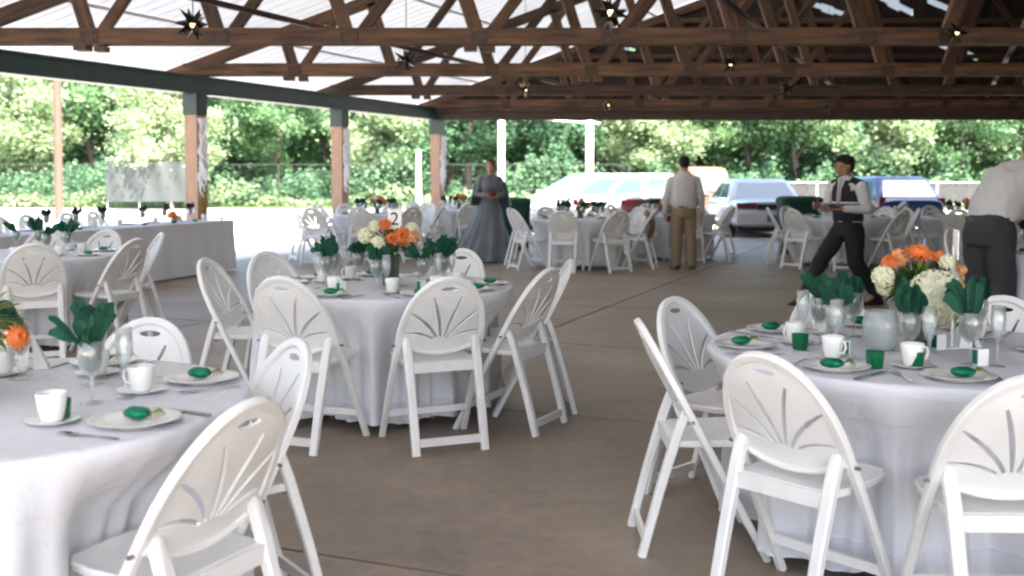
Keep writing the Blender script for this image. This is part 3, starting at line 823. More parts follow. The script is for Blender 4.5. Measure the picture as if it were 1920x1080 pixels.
def leaves(q, pts, L, wf=.36, droop=.3):
    mb = MB()
    for (p, d) in pts:
        p = Vector(p); d = Vector(d).normalized(); l = L * q.uniform(.7, 1.25)
        s_ = d.cross(Vector((0, 0, 1)));
        if s_.length < .01: s_ = Vector((1, 0, 0))
        s_.normalize(); s_ *= l * wf * .5; u = Vector((0, 0, -1)) * droop * l
        mb.add([p, p + d * l * .4 + s_ + u * .1, p + d * l * .4 - s_ + u * .1, p + d * l * .75 + s_ * .7 + u * .5, p + d * l * .75 - s_ * .7 + u * .5, p + d * l + u], [(0, 1, 2), (1, 3, 4, 2), (3, 5, 4)])
    return mb
def centerpiece(loc, seed, label, big=False, vh=.17, spread=.15, sc=1.0, simple=False, number=None, stick_dx=.05, greens='leaf', stick_rz=0, green_only=False):
    q = random.Random(seed)
    r = put('flower_centerpiece', None, loc=loc, label=label, cat='flower arrangement', group='flower centrepieces')
    put('vase', (MB().lathe([(0, 0), (.042, 0), (.044, .004), (.052, vh), (.049, vh), (.041, .01), (0, .008)], 20, cap=False), M['vase'], True), r)
    st = MB()
    for k in range(12):
        a = q.random() * 6.28; st.tube([(.025 * math.cos(a), .025 * math.sin(a), .012), (.02 * math.cos(a + 2), .02 * math.sin(a + 2), vh * .6), (.04 * math.cos(a + 2), .04 * math.sin(a + 2), vh + .05)], .003, 4)
    put('stems', (st, M['leaf']), r)
    cz = vh + .055
    def sph(n, rr, zmin=-.5):
        o = []
        while len(o) < n:
            v = Vector((q.gauss(0, 1), q.gauss(0, 1), q.gauss(0, 1))).normalized()
            if v.z > zmin: o.append((Vector((0, 0, cz)) + Vector((v.x * rr, v.y * rr, v.z * rr * .72)), v))
        return o
    put('foliage', (leaves(q, [(Vector((0, 0, cz)) + (p - Vector((0, 0, cz))) * q.uniform(.2, .8), v) for p, v in sph(150 if not simple else 60, spread * .75)], .062), M[greens]), r)
    put('filler_leaves', (leaves(q, [(p, v) for p, v in sph(60 if not simple else 25, spread * .62, -.2)], .05, .3), M['leaf2']), r)
    if big:
        put('hydrangea', (flower_ball((.015, -.135, cz - .02), .092, 'cream', q, 240, .016), M['cream']), r)
        specs = [('gerbera', 'orange', (-.015, -.05, cz + .125), (0, -.5, .8), .060), ('gerbera', 'orange', (-.11, -.02, cz + .09), (-.4, -.6, .6), .040), ('gerbera', 'peach', (.125, -.05, cz + .0), (.5, -.8, .1), .045),
                 ('gerbera', 'orange', (.06, -.02, cz + .105), (.3, -.5, .8), .038), ('rose', 'cream', (-.145, -.05, cz + .045), 0, .034), ('rose', 'cream', (.085, -.05, cz + .10), 0, .022),
                 ('rose', 'peach', (-.07, .0, cz + .11), 0, .028), ('rose', 'cream', (-.12, .0, cz + .0), 0, .026), ('gerbera', 'peach', (.14, -.01, cz + .06), (.7, -.5, .3), .04)]
    elif green_only: specs = [('gerbera', 'orange', (.155, -.05, cz - .035), (.8, -.6, .3), .045), ('rose', 'cream', (-.1, .02, cz + .09), 0, .03)]
    elif simple:
        specs = [('rose', q.choice(['orange', 'peach', 'cream']), p, 0, .04) for p, v in sph(8, spread * .75, -.1)]
    else:
        specs = [('gerbera', 'orange', (.075, -.07, cz + .045), (.2, -1, .3), .062), ('gerbera', 'orange', (-.025, -.04, cz + .10), (-.2, -.7, .6), .05), ('gerbera', 'orange', (.02, -.09, cz + .035), (0, -1, .2), .04),
                 ('rose', 'cream', (-.055, -.11, cz + .01), 0, .036), ('rose', 'cream', (-.13, -.05, cz + .05), 0, .036), ('rose', 'cream', (.12, -.03, cz + .085), 0, .03), ('rose', 'peach', (.125, -.06, cz + .04), 0, .034), ('rose', 'cream', (-.08, -.05, cz + .1), 0, .026)]
    for nm, cl, p, n_, rr in specs:
        if nm == 'gerbera': put('gerbera', (gerbera(p, n_, rr, q), M[cl]), r)
        else: put('rose', (flower_ball(p, rr, cl, q, 40, rr * .42), M[cl]), r)
    r.scale = (sc,) * 3
    if number is not None:
        tb = put('table_number', None, loc=Vector(loc) + Vector((stick_dx, -.02, 0)), rot=(0, 0, stick_rz), label=('white table number card on a stick in the flowers of ' + label.split(' on the ')[-1]), cat='table number', group='table number cards')
        put('stick', (MB().tube([(0, 0, 0), (0, 0, .40)], .0055, 6).lathe([(0, 0), (.03, 0), (.03, .006), (0, .008)], 16, cap=False), M['card'], True), tb)
        put('card', (MB().box((0, -.008, .405), (.082, .004, .115)), M['card']), tb)
        if number:
            cu = bpy.data.curves.new('numeral', 'FONT'); cu.body = number; cu.size = .11; cu.align_x = 'CENTER'; cu.align_y = 'CENTER'; cu.extrude = .0008
            tmp = bpy.data.objects.new('t', cu); COL.objects.link(tmp)
            dg = bpy.context.evaluated_depsgraph_get(); me = bpy.data.meshes.new_from_object(tmp.evaluated_get(dg)); bpy.data.objects.remove(tmp)
            me.materials.clear(); me.materials.append(M['ink']); me.name = 'numeral'
            put('numeral', me, tb, (0, -.0118, .405), (R(90), 0, 0))
    return r

# ------------------------------------------------------------------ table layouts
TZ = .7665
def setting(cx, cy, a, tname, full=True, skip=(), kind='near', q=rnd):
    """tableware in front of the seat at angle a (0 = towards the camera, 90 = right)"""
    u = Vector((math.sin(R(a)), -math.cos(R(a)), 0)); f = -u; rt = Vector((f.y, -f.x, 0)); rz = math.atan2(f.y, f.x) - math.pi / 2
    C = Vector((cx, cy, TZ)); w = wind(a).replace(',', '')
    def at(uu, r_): return C + u * (uu + q.uniform(-.012, .012)) + rt * (r_ + q.uniform(-.012, .012))
    seat = '%s seat, %s' % (w, tname)
    p = at(.63, 0)
    if 'plate' not in skip: place(PL, p, rz, 'white plate, ' + seat)
    fa = 'favor' not in skip and q.random() < (1 if kind == 'near' else .6)
    if fa and 'plate' not in skip: place(FA, p + Vector((q.uniform(-.02, .02), q.uniform(-.02, .02), .009)), q.random() * .8 - .4, 'green foil sweet on plate, ' + seat)
    gp = at(.32, .13)
    if 'goblet' not in skip:
        place(GO, gp, q.random() * 6, 'clear goblet with napkin, ' + seat)
        nm = q.choice(NAPM if kind == 'near' else NAPD)
        if 'napkin' not in skip: put('napkin', nm, loc=gp + Vector((0, 0, 0)), rot=(0, 0, q.random() * 6), label='%s napkin in goblet, %s' % ('green' if kind == 'near' else 'dark green', seat), cat='napkin', group='green napkins in goblets')
    if kind == 'far2': return
    cp = at(.43, -.1)
    if 'cup' not in skip:
        place(SA, cp, 0, 'white saucer under cup, ' + seat)
        place(CU, cp + Vector((0, 0, -.008)), rz + q.uniform(-1, 1), 'white coffee cup, ' + seat)
    if full:
        place(FL, at(.35, .215), 0, 'champagne flute, ' + seat)
        place(FK, at(.63, -.155), rz + .1, 'silver fork, ' + seat)
        place(KN, at(.64, .15), rz - .05, 'silver knife, ' + seat)

CHAIRS = 0
def seats_at(cx, cy, angs, tname, r0=.86, q=rnd):
    global CHAIRS
    for it in angs:
        a, dr, dy = (it if isinstance(it, tuple) else (it, 0, 0))
        u = Vector((math.sin(R(a)), -math.cos(R(a)), 0)); p = Vector((cx, cy, 0)) + u * (r0 + dr)
        place(CH, p, math.atan2(-u.y, -u.x) - math.pi / 2 + R(dy), 'white fan-back chair, %s side of %s' % (wind(a).replace(',', ''), tname), scale=.98 if 'foreground' in tname else 1.025)
        CHAIRS += 1

def round_set(cx, cy, angs, tname, seed, label_c=None, near=True, cloth_r=.77, dent=.265):
    place(TB, (cx, cy, 0), 0, 'round table hidden under its white cloth, the ' + tname)
    an = [x[0] if isinstance(x, tuple) else x for x in angs]
    cm = cloth_mesh(cloth_r, an, seed, nth=260 if near else 150, dent=dent)
    put('tablecloth', cm, loc=(cx, cy, 0), label='long white cloth draped over the ' + tname, cat='tablecloth', group='round white tablecloths')
    seats_at(cx, cy, angs, 'the ' + tname)

# centre table
tC = (-.77, 6.5)
angC = [(-23, 0, 3), (24, .02, -2), (62, 0, 0), (93, .02, 0), (158, 0, 0), (-129, .05, 0), (-99, .06, 0)]
round_set(*tC, angC, 'centre table', 11)
for a in (-23, 24, 62, 93, 158, -129, -99, -165): setting(*tC, a, 'centre table')
centerpiece((tC[0] + .03, tC[1] - .02, TZ), 5, 'orange and cream flowers in a dark vase on the centre table', number='2', stick_dx=.03, sc=1.12)
# right foreground table
tR = (1.55, 4.11)
angR = [(-44, -.03, -5), (-4, .03, 3), (-92, -.05, 2), (-134, .02, 0), (180, .02, 0), (138, 0, 0), (92, 0, 0), (45, .05, 0)]
round_set(*tR, angR, 'right foreground table', 23)
for a in (-44, -8, -92, -137, 180, 138, 92): setting(*tR, a, 'right foreground table')
centerpiece((1.58, 4.14, TZ), 9, 'big cream hydrangea and orange gerberas on the right foreground table', big=True, number='', stick_dx=.13, sc=1.05, stick_rz=R(80))
P = px(1650, 655, TZ); place(GB, P, 0, 'frosted white candle globe left of the hydrangea')
P = px(1715, 690, TZ); place(VO, P, 0, 'green glass votive in front of the hydrangea vase')
P = px(1586, 668, TZ); place(BX, P, 1.2, 'small green favor box left of the frosted globe')
P = px(1838, 685, TZ); place(BX, P, .3, 'small green favor box right of the hydrangea')
P = px(1810, 650, TZ); place(TC, P, .3, 'white folded card right of the hydrangea')
for (u, v, a) in ((1500, 655, 'near the left edge of the right foreground table'), (1640, 690, 'in front of the frosted globe'), (1760, 655, 'behind the hydrangea')):
    place(VO if u < 1700 else BX, px(u, v, TZ), .4, ('green glass votive ' if u < 1700 else 'small green favor box ') + a)
for (u, v, a) in ((640, 548, 'left of the flowers on the centre table'), (790, 545, 'right of the flowers on the centre table')):
    place(BX, px(u, v, TZ), .9, 'small green favor box ' + a)
# left foreground table
tL = (-1.58, 3.15)
angL = [(61, -.05, 3), (117, -.13, 8), (171, -.07, 0), (-150, 0, 0), (-60, 0, 0)]
round_set(*tL, angL, 'left foreground table', 37)
for a in (63, 118, 168, -150): setting(*tL, a, 'left foreground table', skip=('flute',))
centerpiece((-1.63, 3.2, TZ), 14, 'yellow green foliage and orange flower on the left foreground table', sc=1.0, greens='leaf2', green_only=True, spread=.19)
P = px(95, 805, TZ); place(VO, P + Vector((-.02, .1, 0)), 0, 'green glass votive behind the nearest cup of the left foreground table')
P = px(60, 690, TZ); place(TC, P, .3, 'white folded card beside the flowers of the left foreground table')
# table behind the left foreground one
tB = (-4.15, 9.1)
angB = [(27, 0, 0), (72, 0, 0), (118, 0, 0), (165, 0, 0), (-20, 0, 0), (-165, 0, 0), (-110, 0, 0), (-65, 0, 0)]
round_set(*tB, angB, 'second table on the left', 41)
for a in (27, 72, 118, 165, -165): setting(*tB, a, 'second table on the left', False)

# far tables
FAR = [((-2.35, 18.6), 'far table left of the woman', 51, 'orange and green flowers on the far table left of the woman'),
       ((-1.05, 21.2), 'farthest table behind the woman', 52, 'peach flowers on the farthest table behind the woman'),
       ((1.07, 16.7), 'far table before the minivan', 53, 'dark greenery on the far table between woman and khaki man'),
       ((2.72, 18.4), 'far table beside the khaki man', 54, 'small flowers on the far table beside the man in khaki'),
       ((5.25, 17.0), 'far table behind the waiter', 55, 'dark flowers on the far table behind the waiter'),
       ((7.45, 17.3), 'far table right of the waiter', 56, 'dark greenery on the far table right of the waiter'),
       ((6.55, 20.9), 'rearmost table right of the waiter', 58, 'dark greenery on the rearmost table right of the waiter'),
       ((4.95, 9.5), 'table at the right edge', 57, 'flowers on the table at the right edge')]
for i, (c, tn, sd, lb) in enumerate(FAR):
    q = random.Random(sd)
    off = q.uniform(-14, 14) if i != 2 else -18
    angs = [(off + 45 * k, q.uniform(0, .08), q.uniform(-5, 5)) for k in range(8)]
    if i == 7: angs = [x for x in angs if not (-130 < ((x[0] + 180) % 360 - 180) < -50)]
    round_set(c[0], c[1], angs, tn, sd, near=False)
    for k in range(8): setting(c[0], c[1], off + 45 * k, tn, False, kind='far2', q=q)
    centerpiece((c[0], c[1], TZ), sd + 3, lb, simple=True, vh=.13, spread=.17, greens='leaf')
# a stray chair leaning out by the left far table and a jacket over a chair
place(CH, (-3.45, 18.0, 0), R(-62), 'white fan-back chair standing alone beside the second post')
place(CH, (-3.1, 17.2, 0), R(-25), 'white fan-back chair alone nearest the sunlit ground')

# ------------------------------------------------------------------ head table
hd = Vector((.85, 2.6, 0)).normalized(); hn = Vector((-hd.y, hd.x, 0))        # hn points away from the camera side
hA = Vector((-4.17, 15.95, 0)); HL = 9.6; HW_ = .74
ht = put('head_table', None, loc=hA, rot=(0, 0, math.atan2(-hd.y, -hd.x)), label='long straight head table hidden under its white cloth', cat='table')
put('tabletop', (MB().box((HL / 2, -HW_ / 2, .745), (HL, HW_, .03)), M['ply']), ht)
for xx in (.4, 2.4, 2.8, 4.8, 5.2, 7.2, 7.6, 9.3):
    for yy in (-.1, -HW_ + .1): put('leg', (MB().tube([(xx, yy, 0), (xx, yy, .73)], .014, 6), M['steel'], True), ht)
def long_cloth():
    mb = MB(); q = random.Random(8); per = []
    L, W = HL, HW_; step = .035
    path = []
    n1 = int(L / step); n2 = int(W / step)
    for i in range(n1): path.append((i * step, .0, 0, 1))
    for i in range(n2): path.append((L, -i * step, 1, 0))
    for i in range(n1): path.append((L - i * step, -W, 0, -1))
    for i in range(n2): path.append((0, -W + i * step, -1, 0))
    zs = [.766, .762, .74, .68, .6, .45, .3, .15, .035]
    for z in zs:
        t = (.766 - z) / .73
        for i, (x, y, nx_, ny_) in enumerate(path):
            w = .011 * math.sin(i * .55 + 1.3 * math.sin(i * .083)) + .010 * math.sin(i * .23 + 2) + .012 * noise.noise(Vector((i * .06, 1, 0)))
            o = .006 + (w + .03 * t) * min(1, t * 2) if z < .763 else 0
            mb.v.append(Vector((x + nx_ * o, y + ny_ * o, z)))
    n = len(path)
    for k in range(len(zs) - 1):
        for i in range(n): mb.f.append((k * n + i, (k + 1) * n + i, (k + 1) * n + (i + 1) % n, k * n + (i + 1) % n))
    mb.f.append(tuple(range(n)))
    return mb
put('tablecloth', (long_cloth(), M['cloth'], True), loc=hA, rot=(0, 0, math.atan2(-hd.y, -hd.x)), label='long white cloth over the straight head table on the left', cat='tablecloth')
def hp(x, y): return hA - hd * x + hn * y + Vector((0, 0, TZ))
q = random.Random(77)
heads = [.45, 1.05, 1.6, 2.35, 2.85, 3.4, 4.4, 5.2, 5.9, 6.6]
ORD = ['nearest the post end', 'second from the post end', 'third from the post end', 'fourth from the post end', 'fifth from the post end', 'sixth from the post end', 'seventh from the post end', 'eighth from the post end', 'ninth from the post end', 'tenth from the post end']
for i, x in enumerate(heads):
    p = hp(x, .42 + q.uniform(-.03, .03))
    place(GO, p, 0, 'goblet on the head table, ' + ORD[i])
    put('napkin', q.choice(NAPD), loc=p, rot=(0, 0, q.random() * 6), label='dark green napkin on the head table, ' + ORD[i], cat='napkin', group='green napkins in goblets')
    place(PL, hp(x + .1, .58), 0, 'white plate on the head table, ' + ORD[i])
    place(CU, hp(x - .15, .3), q.random() * 6, 'white cup on the head table, ' + ORD[i])
    place(FL, hp(x - .2, .5), 0, 'champagne flute on the head table, ' + ORD[i])
    if i in (0, 2, 4, 6): place(FA, hp(x + .2, .22), .4, 'green foil sweet on the head table front, ' + ORD[i])
    place(CH, hA - hd * (x + .05) + hn * 1.38 + Vector((0, 0, 0)), math.atan2(-hn.y, -hn.x) - math.pi / 2 + q.uniform(-.1, .1), 'white fan-back chair behind the head table, ' + ORD[i]) if i > 0 else None
mb = MB()
for k in range(9): a = k * .7; mb.tube([(0, 0, .01), (.03 * math.cos(a), .03 * math.sin(a), .05), (.055 * math.cos(a), .055 * math.sin(a), .02 + .004 * k)], [1, 1.2, .6], 6, prof=(.014, .002))
mb.ball((0, 0, .03), (.03, .03, .025), 10, 6)
put('ribbon_bow', (mb, M['pinkobj'], True), loc=hp(.12, .12), label='pink ribbon bow at the post end of the head table', cat='bow')
centerpiece(hp(1.2, .18), 91, 'low white bouquet on the head table', simple=True, vh=.05, spread=.12, sc=.8, greens='leaf2')

# garlands of tulle and wheat on the posts
for k, (ty, nm) in enumerate(((16.4, 'nearest visible'), (20.3, 'middle'), (24.2, 'far corner'))):
    q = random.Random(k + 5); mb = MB(); o = Vector((EX(ty) + .155, ty - .14, 0))
    for s_ in range(4):
        pts = [(.045 * math.sin(i * .9 + s_ * 1.6) + .02 * q.uniform(-1, 1), .03 * math.cos(i * .7 + s_), 2.3 - i * .085) for i in range(15 - s_)]
        mb.tube(pts, [1 + .6 * math.sin(i * 1.3 + s_) for i in range(len(pts))], 6, prof=(.022, .010), ref=(0, 1, .2))
    put('tulle_garland', (mb, M['tulle'], True), loc=o, label='white tulle garland hanging on the %s post' % nm, cat='garland', group='white garlands on the posts')
    mb = MB()
    for i in range(46):
        a = q.random() * 6.28; mb.tube([(0, 0, .55 + .01 * i % .3), (.03 * math.cos(a), .03 * math.sin(a), .8 + q.random() * .2), (.10 * math.cos(a) * q.random(), .10 * math.sin(a), 1.1 + q.random() * .35 - .25)], [.6, 1.2, .5], 5, prof=(.006, .004))
    if k == 0: put('wheat_bundle', (mb, M['gold'], True), loc=o + Vector((-.02, -.03, 0)), label='gold wheat bundle tied to the post behind the head table', cat='decoration')

# ------------------------------------------------------------------ jacket over a chair
def drape(loc, rz, m, label, cat, name, wdt=.42, H=.42):
    mb = MB(); cols, rows = 17, 14
    for i in range(rows):
        t = i / (rows - 1)
        for j in range(cols):
            s_ = j / (cols - 1) * 2 - 1
            y = (-.27 - .05 * math.sin(t * 3.1)) if t > .15 else -.22 - .05 * t / .15
            x = s_ * wdt / 2 * (.78 + .22 * math.sin(min(1, t * 2.2) * 1.57)) + .01 * math.sin(8 * t + j)
            z = .90 - H * t - .05 * s_ * s_ * (1 - t) + .02 * math.sin(3 * s_ + 2) * t
            mb.v.append(Vector((x, y - .012 * math.cos(s_ * 9 + 2 * t), z)))
    for i in range(rows - 1):
        for j in range(cols - 1): a = i * cols + j; mb.f.append((a, a + 1, a + cols + 1, a + cols))
    o2 = len(mb.v); n0 = o2
    mb.v += [v + Vector((0, .014, 0)) for v in mb.v[:n0]]
    mb.f += [tuple(i + n0 for i in reversed(f)) for f in mb.f[:]]
    return put(name, (mb, m, 'all', False), loc=loc, rot=(0, 0, rz), label=label, cat=cat)

# ------------------------------------------------------------------ people
def remesh(mb, name, m, voxel=.011, smooth_it=2):
    me = mb.mesh(name, m, True)
    o = bpy.data.objects.new('t', me); COL.objects.link(o)
    md = o.modifiers.new('r', 'REMESH'); md.mode = 'VOXEL'; md.voxel_size = voxel; md.use_smooth_shade = True
    if smooth_it: s_ = o.modifiers.new('s', 'SMOOTH'); s_.iterations = smooth_it; s_.factor = .5
    dg = bpy.context.evaluated_depsgraph_get(); dg.update()
    r = bpy.data.meshes.new_from_object(o.evaluated_get(dg)); bpy.data.objects.remove(o)
    r.name = name
    if not r.materials: r.materials.append(m)
    r.shade_smooth()
    return r
def limb(mb, p0, r0, p1, r1, n=12):
    p0, p1 = Vector(p0), Vector(p1); pts = [p0.lerp(p1, k / 6) for k in range(7)]
    mb.tube(pts, [r0 + (r1 - r0) * k / 6 for k in range(7)], n, ref=(.31, .2, .93)); mb.ball(p0, r0, 12, 8); mb.ball(p1, r1, 12, 8)
def rings_torso(mb, spec, n=20):
    """spec: list of (centre, right vector, forward vector, rx, ry)"""
    mb.loft([[Vector(c) + Vector(r_).normalized() * rx * math.copysign(abs(math.cos(w)) ** .85, math.cos(w)) + Vector(f_).normalized() * ry * math.sin(w) for w in [2 * math.pi * j / n for j in range(n)]] for c, r_, f_, rx, ry in spec])
def hand(mb, w, d, palm_n, side, curl=.5, s_=1.0):
    """w wrist, d direction of the hand, palm_n palm normal, side = thumb direction"""
    w, d, pn, sd = Vector(w), Vector(d).normalized(), Vector(palm_n).normalized(), Vector(side).normalized()
    rot = Matrix((sd, d, pn)).transposed()
    mb.ball(w + d * .05 * s_, (.041 * s_, .052 * s_, .017 * s_), 12, 8, rot); limb(mb, w, .024 * s_, w + d * .035 * s_, .027 * s_, 10)
    for k, L in enumerate((.068, .078, .072, .056)):
        b = w + d * .088 * s_ + sd * (.030 - .020 * k) * s_
        d1 = (d + pn * curl * .35 + sd * .05 * (1.5 - k)).normalized(); d2 = (d + pn * curl * 1.3).normalized(); d3 = (d + pn * curl * 2.6).normalized()
        m1 = b + d1 * L * .45 * s_; m2 = m1 + d2 * L * .32 * s_; m3 = m2 + d3 * L * .25 * s_
        limb(mb, b, .0098, m1, .0092, 8); limb(mb, m1, .0092, m2, .0088, 8); limb(mb, m2, .0088, m3, .0078, 8)
    b = w + d * .025 * s_ + sd * .030 * s_; m1 = b + (sd * .8 + d * .7 + pn * .2).normalized() * .038 * s_; m2 = m1 + (d + sd * .3 + pn * .4).normalized() * .032 * s_
    limb(mb, b, .014, m1, .0115, 8); limb(mb, m1, .0115, m2, .0095, 8)
def head(mb, c, f, up=(0, 0, 1), s_=1.0):
    """c centre of the skull, f facing direction"""
    c = Vector(c); f = Vector(f).normalized(); up = Vector(up).normalized(); r_ = f.cross(up).normalized(); up = r_.cross(f)
    T = lambda x, y, z: c + (r_ * x + f * y + up * z) * s_
    rot = Matrix((r_, f, up)).transposed()
    B = lambda x, y, z, a: mb.ball(T(x, y, z), tuple(k * s_ for k in a), 14, 10, rot)
    B(0, -.012, .025, (.074, .092, .088)); B(0, .022, -.035, (.060, .068, .078)); B(0, .055, -.088, (.030, .026, .024))      # skull, face, chin
    for sg in (-1, 1):
        B(sg * .034, .068, -.022, (.020, .018, .016)); B(sg * .03, .083, .020, (.022, .008, .007)); B(sg * .031, .077, .004, (.0125, .0115, .009)); B(sg * .075, -.008, -.012, (.009, .018, .030)); B(sg * .048, .02, -.068, (.018, .035, .022))
    mb.tube([T(0, .086, .010), T(0, .098, -.012), T(0, .110, -.030)], [.007 * s_, .009 * s_, .013 * s_], 8); B(-.012, .095, -.033, (.008, .009, .007)); B(.012, .095, -.033, (.008, .009, .007))
    B(0, .084, -.056, (.022, .009, .005)); B(0, .082, -.065, (.019, .009, .0055))
    return T, rot
def eyes_on(root, T, rot, s_=1.0):
    for sg in (-1, 1):
        mb = MB().ball(T(sg * .031, .087, .004), (.010 * s_, .004 * s_, .0045 * s_), 10, 6, rot); put('eye', (mb, M['card'], True), root)
        mb = MB().ball(T(sg * .031, .0905, .004), (.0045 * s_, .002 * s_, .0045 * s_), 8, 6, rot); put('iris', (mb, M['hair_brown'], True), root)
        mb = MB().tube([T(sg * .016, .091, .018), T(sg * .031, .094, .023), T(sg * .046, .086, .019)], .0035, 6); put('eyebrow', (mb, M['hair_dark'], True), root)
def hair_cap(T, rot, s_, kind='short'):
    mb = MB(); mb.ball(T(0, -.022, .042), (.081 * s_, .095 * s_, .086 * s_), 16, 12, rot)
    mb.ball(T(0, -.05, .0), (.072 * s_, .062 * s_, .075 * s_), 14, 10, rot)
    if kind == 'quiff': mb.ball(T(0, .045, .095), (.06 * s_, .045 * s_, .032 * s_), 12, 8, rot); mb.ball(T(.0, .0, .108), (.062 * s_, .06 * s_, .03 * s_), 12, 8, rot)
    if kind == 'bun':
        mb.ball(T(0, -.10, .035), (.045 * s_, .04 * s_, .045 * s_), 12, 8, rot)
        for sg in (-1, 1): mb.ball(T(sg * .068, -.005, -.01), (.02 * s_, .04 * s_, .06 * s_), 10, 8, rot)
    q = random.Random(4)
    for v in mb.v: v += Vector((noise.noise(v * 40), noise.noise(v * 40 + Vector((9, 0, 0))), noise.noise(v * 40 + Vector((0, 9, 0))))) * .006
    return mb

def shoe(root, a, d, m):
    a = Vector(a); d = Vector((d[0], d[1], 0)).normalized(); s_ = Vector((d.y, -d.x, 0)); mb = MB(); rr = []
    for t, w, h in ((-.085, .022, .05), (-.07, .034, .075), (-.02, .036, .085), (.05, .040, .06), (.11, .044, .042), (.16, .036, .034), (.185, .018, .02)):
        c = Vector((a.x, a.y, 0)) + d * t
        rr.append([c + s_ * w * math.cos(x) + Vector((0, 0, max(.0, h * .5 + h * .5 * math.sin(x)))) for x in [2 * math.pi * j / 12 for j in range(12)]])
    mb.loft(rr); put('shoe', (mb, m, True), root)

def fold_noise(me, amp=.006, scale=9, seed=0):
    for v in me.vertices:
        n_ = v.normal; p = Vector((v.co.x * scale, v.co.y * scale, v.co.z * scale * .6 + seed)); v.co += n_ * amp * (noise.noise(p) + .5 * noise.noise(p * 2.3))

# --- man in khaki, seen from behind, standing
def khaki_man():
    b = MB(); F = Vector((.05, 1, 0)).normalized(); Rt = Vector((1, -.05, 0)).normalized(); U = Vector((0, 0, 1))
    c = lambda x, y, z: Rt * x + F * y + U * z
    T, rot = head(b, c(0, .02, 1.615), F, s_=.98)
    limb(b, c(0, 0, 1.43), .058, c(0, .01, 1.56), .052)
    rings_torso(b, [(c(0, 0, .84), Rt, F, .145, .10), (c(0, 0, .95), Rt, F, .155, .11), (c(0, 0, 1.08), Rt, F, .145, .10), (c(0, 0, 1.25), Rt, F, .165, .11), (c(0, 0, 1.38), Rt, F, .17, .10), (c(0, 0, 1.45), Rt, F, .10, .07)])
    arms = {}
    for sg in (-1, 1):
        S, E, Wr = c(sg * .162, 0, 1.365), c(sg * .23, -.01, 1.11), c(sg * .25, .05, .87)
        limb(b, S, .05, E, .038); limb(b, E, .038, Wr, .026); arms[sg] = (S, E, Wr)
        hand(b, Wr, (sg * .02, .12, -1), Rt * -sg, F, .6)
        H, K, A = c(sg * .085, 0, .87), c(sg * .095, .01, .48), c(sg * .10, 0, .09)
        limb(b, H, .082, K, .055); limb(b, K, .055, A, .036); limb(b, A, .035, c(sg * .11, .12, .035), .028)
    root = put('person', remesh(b, 'body', M['skin'], .010), loc=(2.62, 16.25, 0), label='man seen from behind in white long sleeved shirt and khaki trousers', cat='person')
    eyes_on(root, T, rot); root.scale = (1.12, 1.08, 1)
    put('hair', remesh(hair_cap(T, rot, .98), 'hair', M['hair_dark'], .011, 1), root)
    s_ = MB(); rings_torso(s_, [(c(0, 0, .93), Rt, F, .165, .125), (c(0, 0, 1.0), Rt, F, .19, .145), (c(0, 0, 1.12), Rt, F, .185, .14), (c(0, 0, 1.28), Rt, F, .19, .135), (c(0, 0, 1.40), Rt, F, .185, .115), (c(0, 0, 1.465), Rt, F, .10, .08), (c(0, 0, 1.50), Rt, F, .066, .066)])
    for sg in (-1, 1): S, E, Wr = arms[sg]; limb(s_, S, .064, E, .056); limb(s_, E, .058, Wr + Vector((0, 0, .02)), .038)
    me = remesh(s_, 'shirt', M['shirt'], .012); fold_noise(me, .010, 8); put('shirt', me, root)
    t = MB(); rings_torso(t, [(c(0, 0, .80), Rt, F, .16, .125), (c(0, 0, .90), Rt, F, .17, .13), (c(0, 0, .985), Rt, F, .162, .12)])
    for sg in (-1, 1): limb(t, c(sg * .082, 0, .86), .098, c(sg * .092, .01, .48), .080); limb(t, c(sg * .092, .01, .48), .080, c(sg * .10, 0, .06), .075)
    me = remesh(t, 'trousers', M['khaki'], .012); fold_noise(me, .012, 7, 3); put('trousers', me, root)
    put('belt', (MB().loft([[c(.172 * math.cos(w), .13 * math.sin(w), z) for w in [2 * math.pi * j / 24 for j in range(24)]] for z in (.95, .985)]), M['leather']), root)
    for sg in (-1, 1): shoe(root, c(sg * .105, 0, 0), (F + Rt * sg * .25), M['leather'])
    mb = MB().tube([(0, 0, -.05), (.0, .0, .05)], [1, 1], 10, prof=(.03, .03)); 
    put('red_cup', (MB().lathe([(0, 0), (.026, 0), (.036, .10), (.033, .10), (.024, .006), (0, .005)], 16, cap=False), M['maroon'], True), loc=root.location + arms[-1][2] + Vector((.03, .03, -.15)), label='dark red cup in the left hand of the man in khaki', cat='cup')
khaki_man()

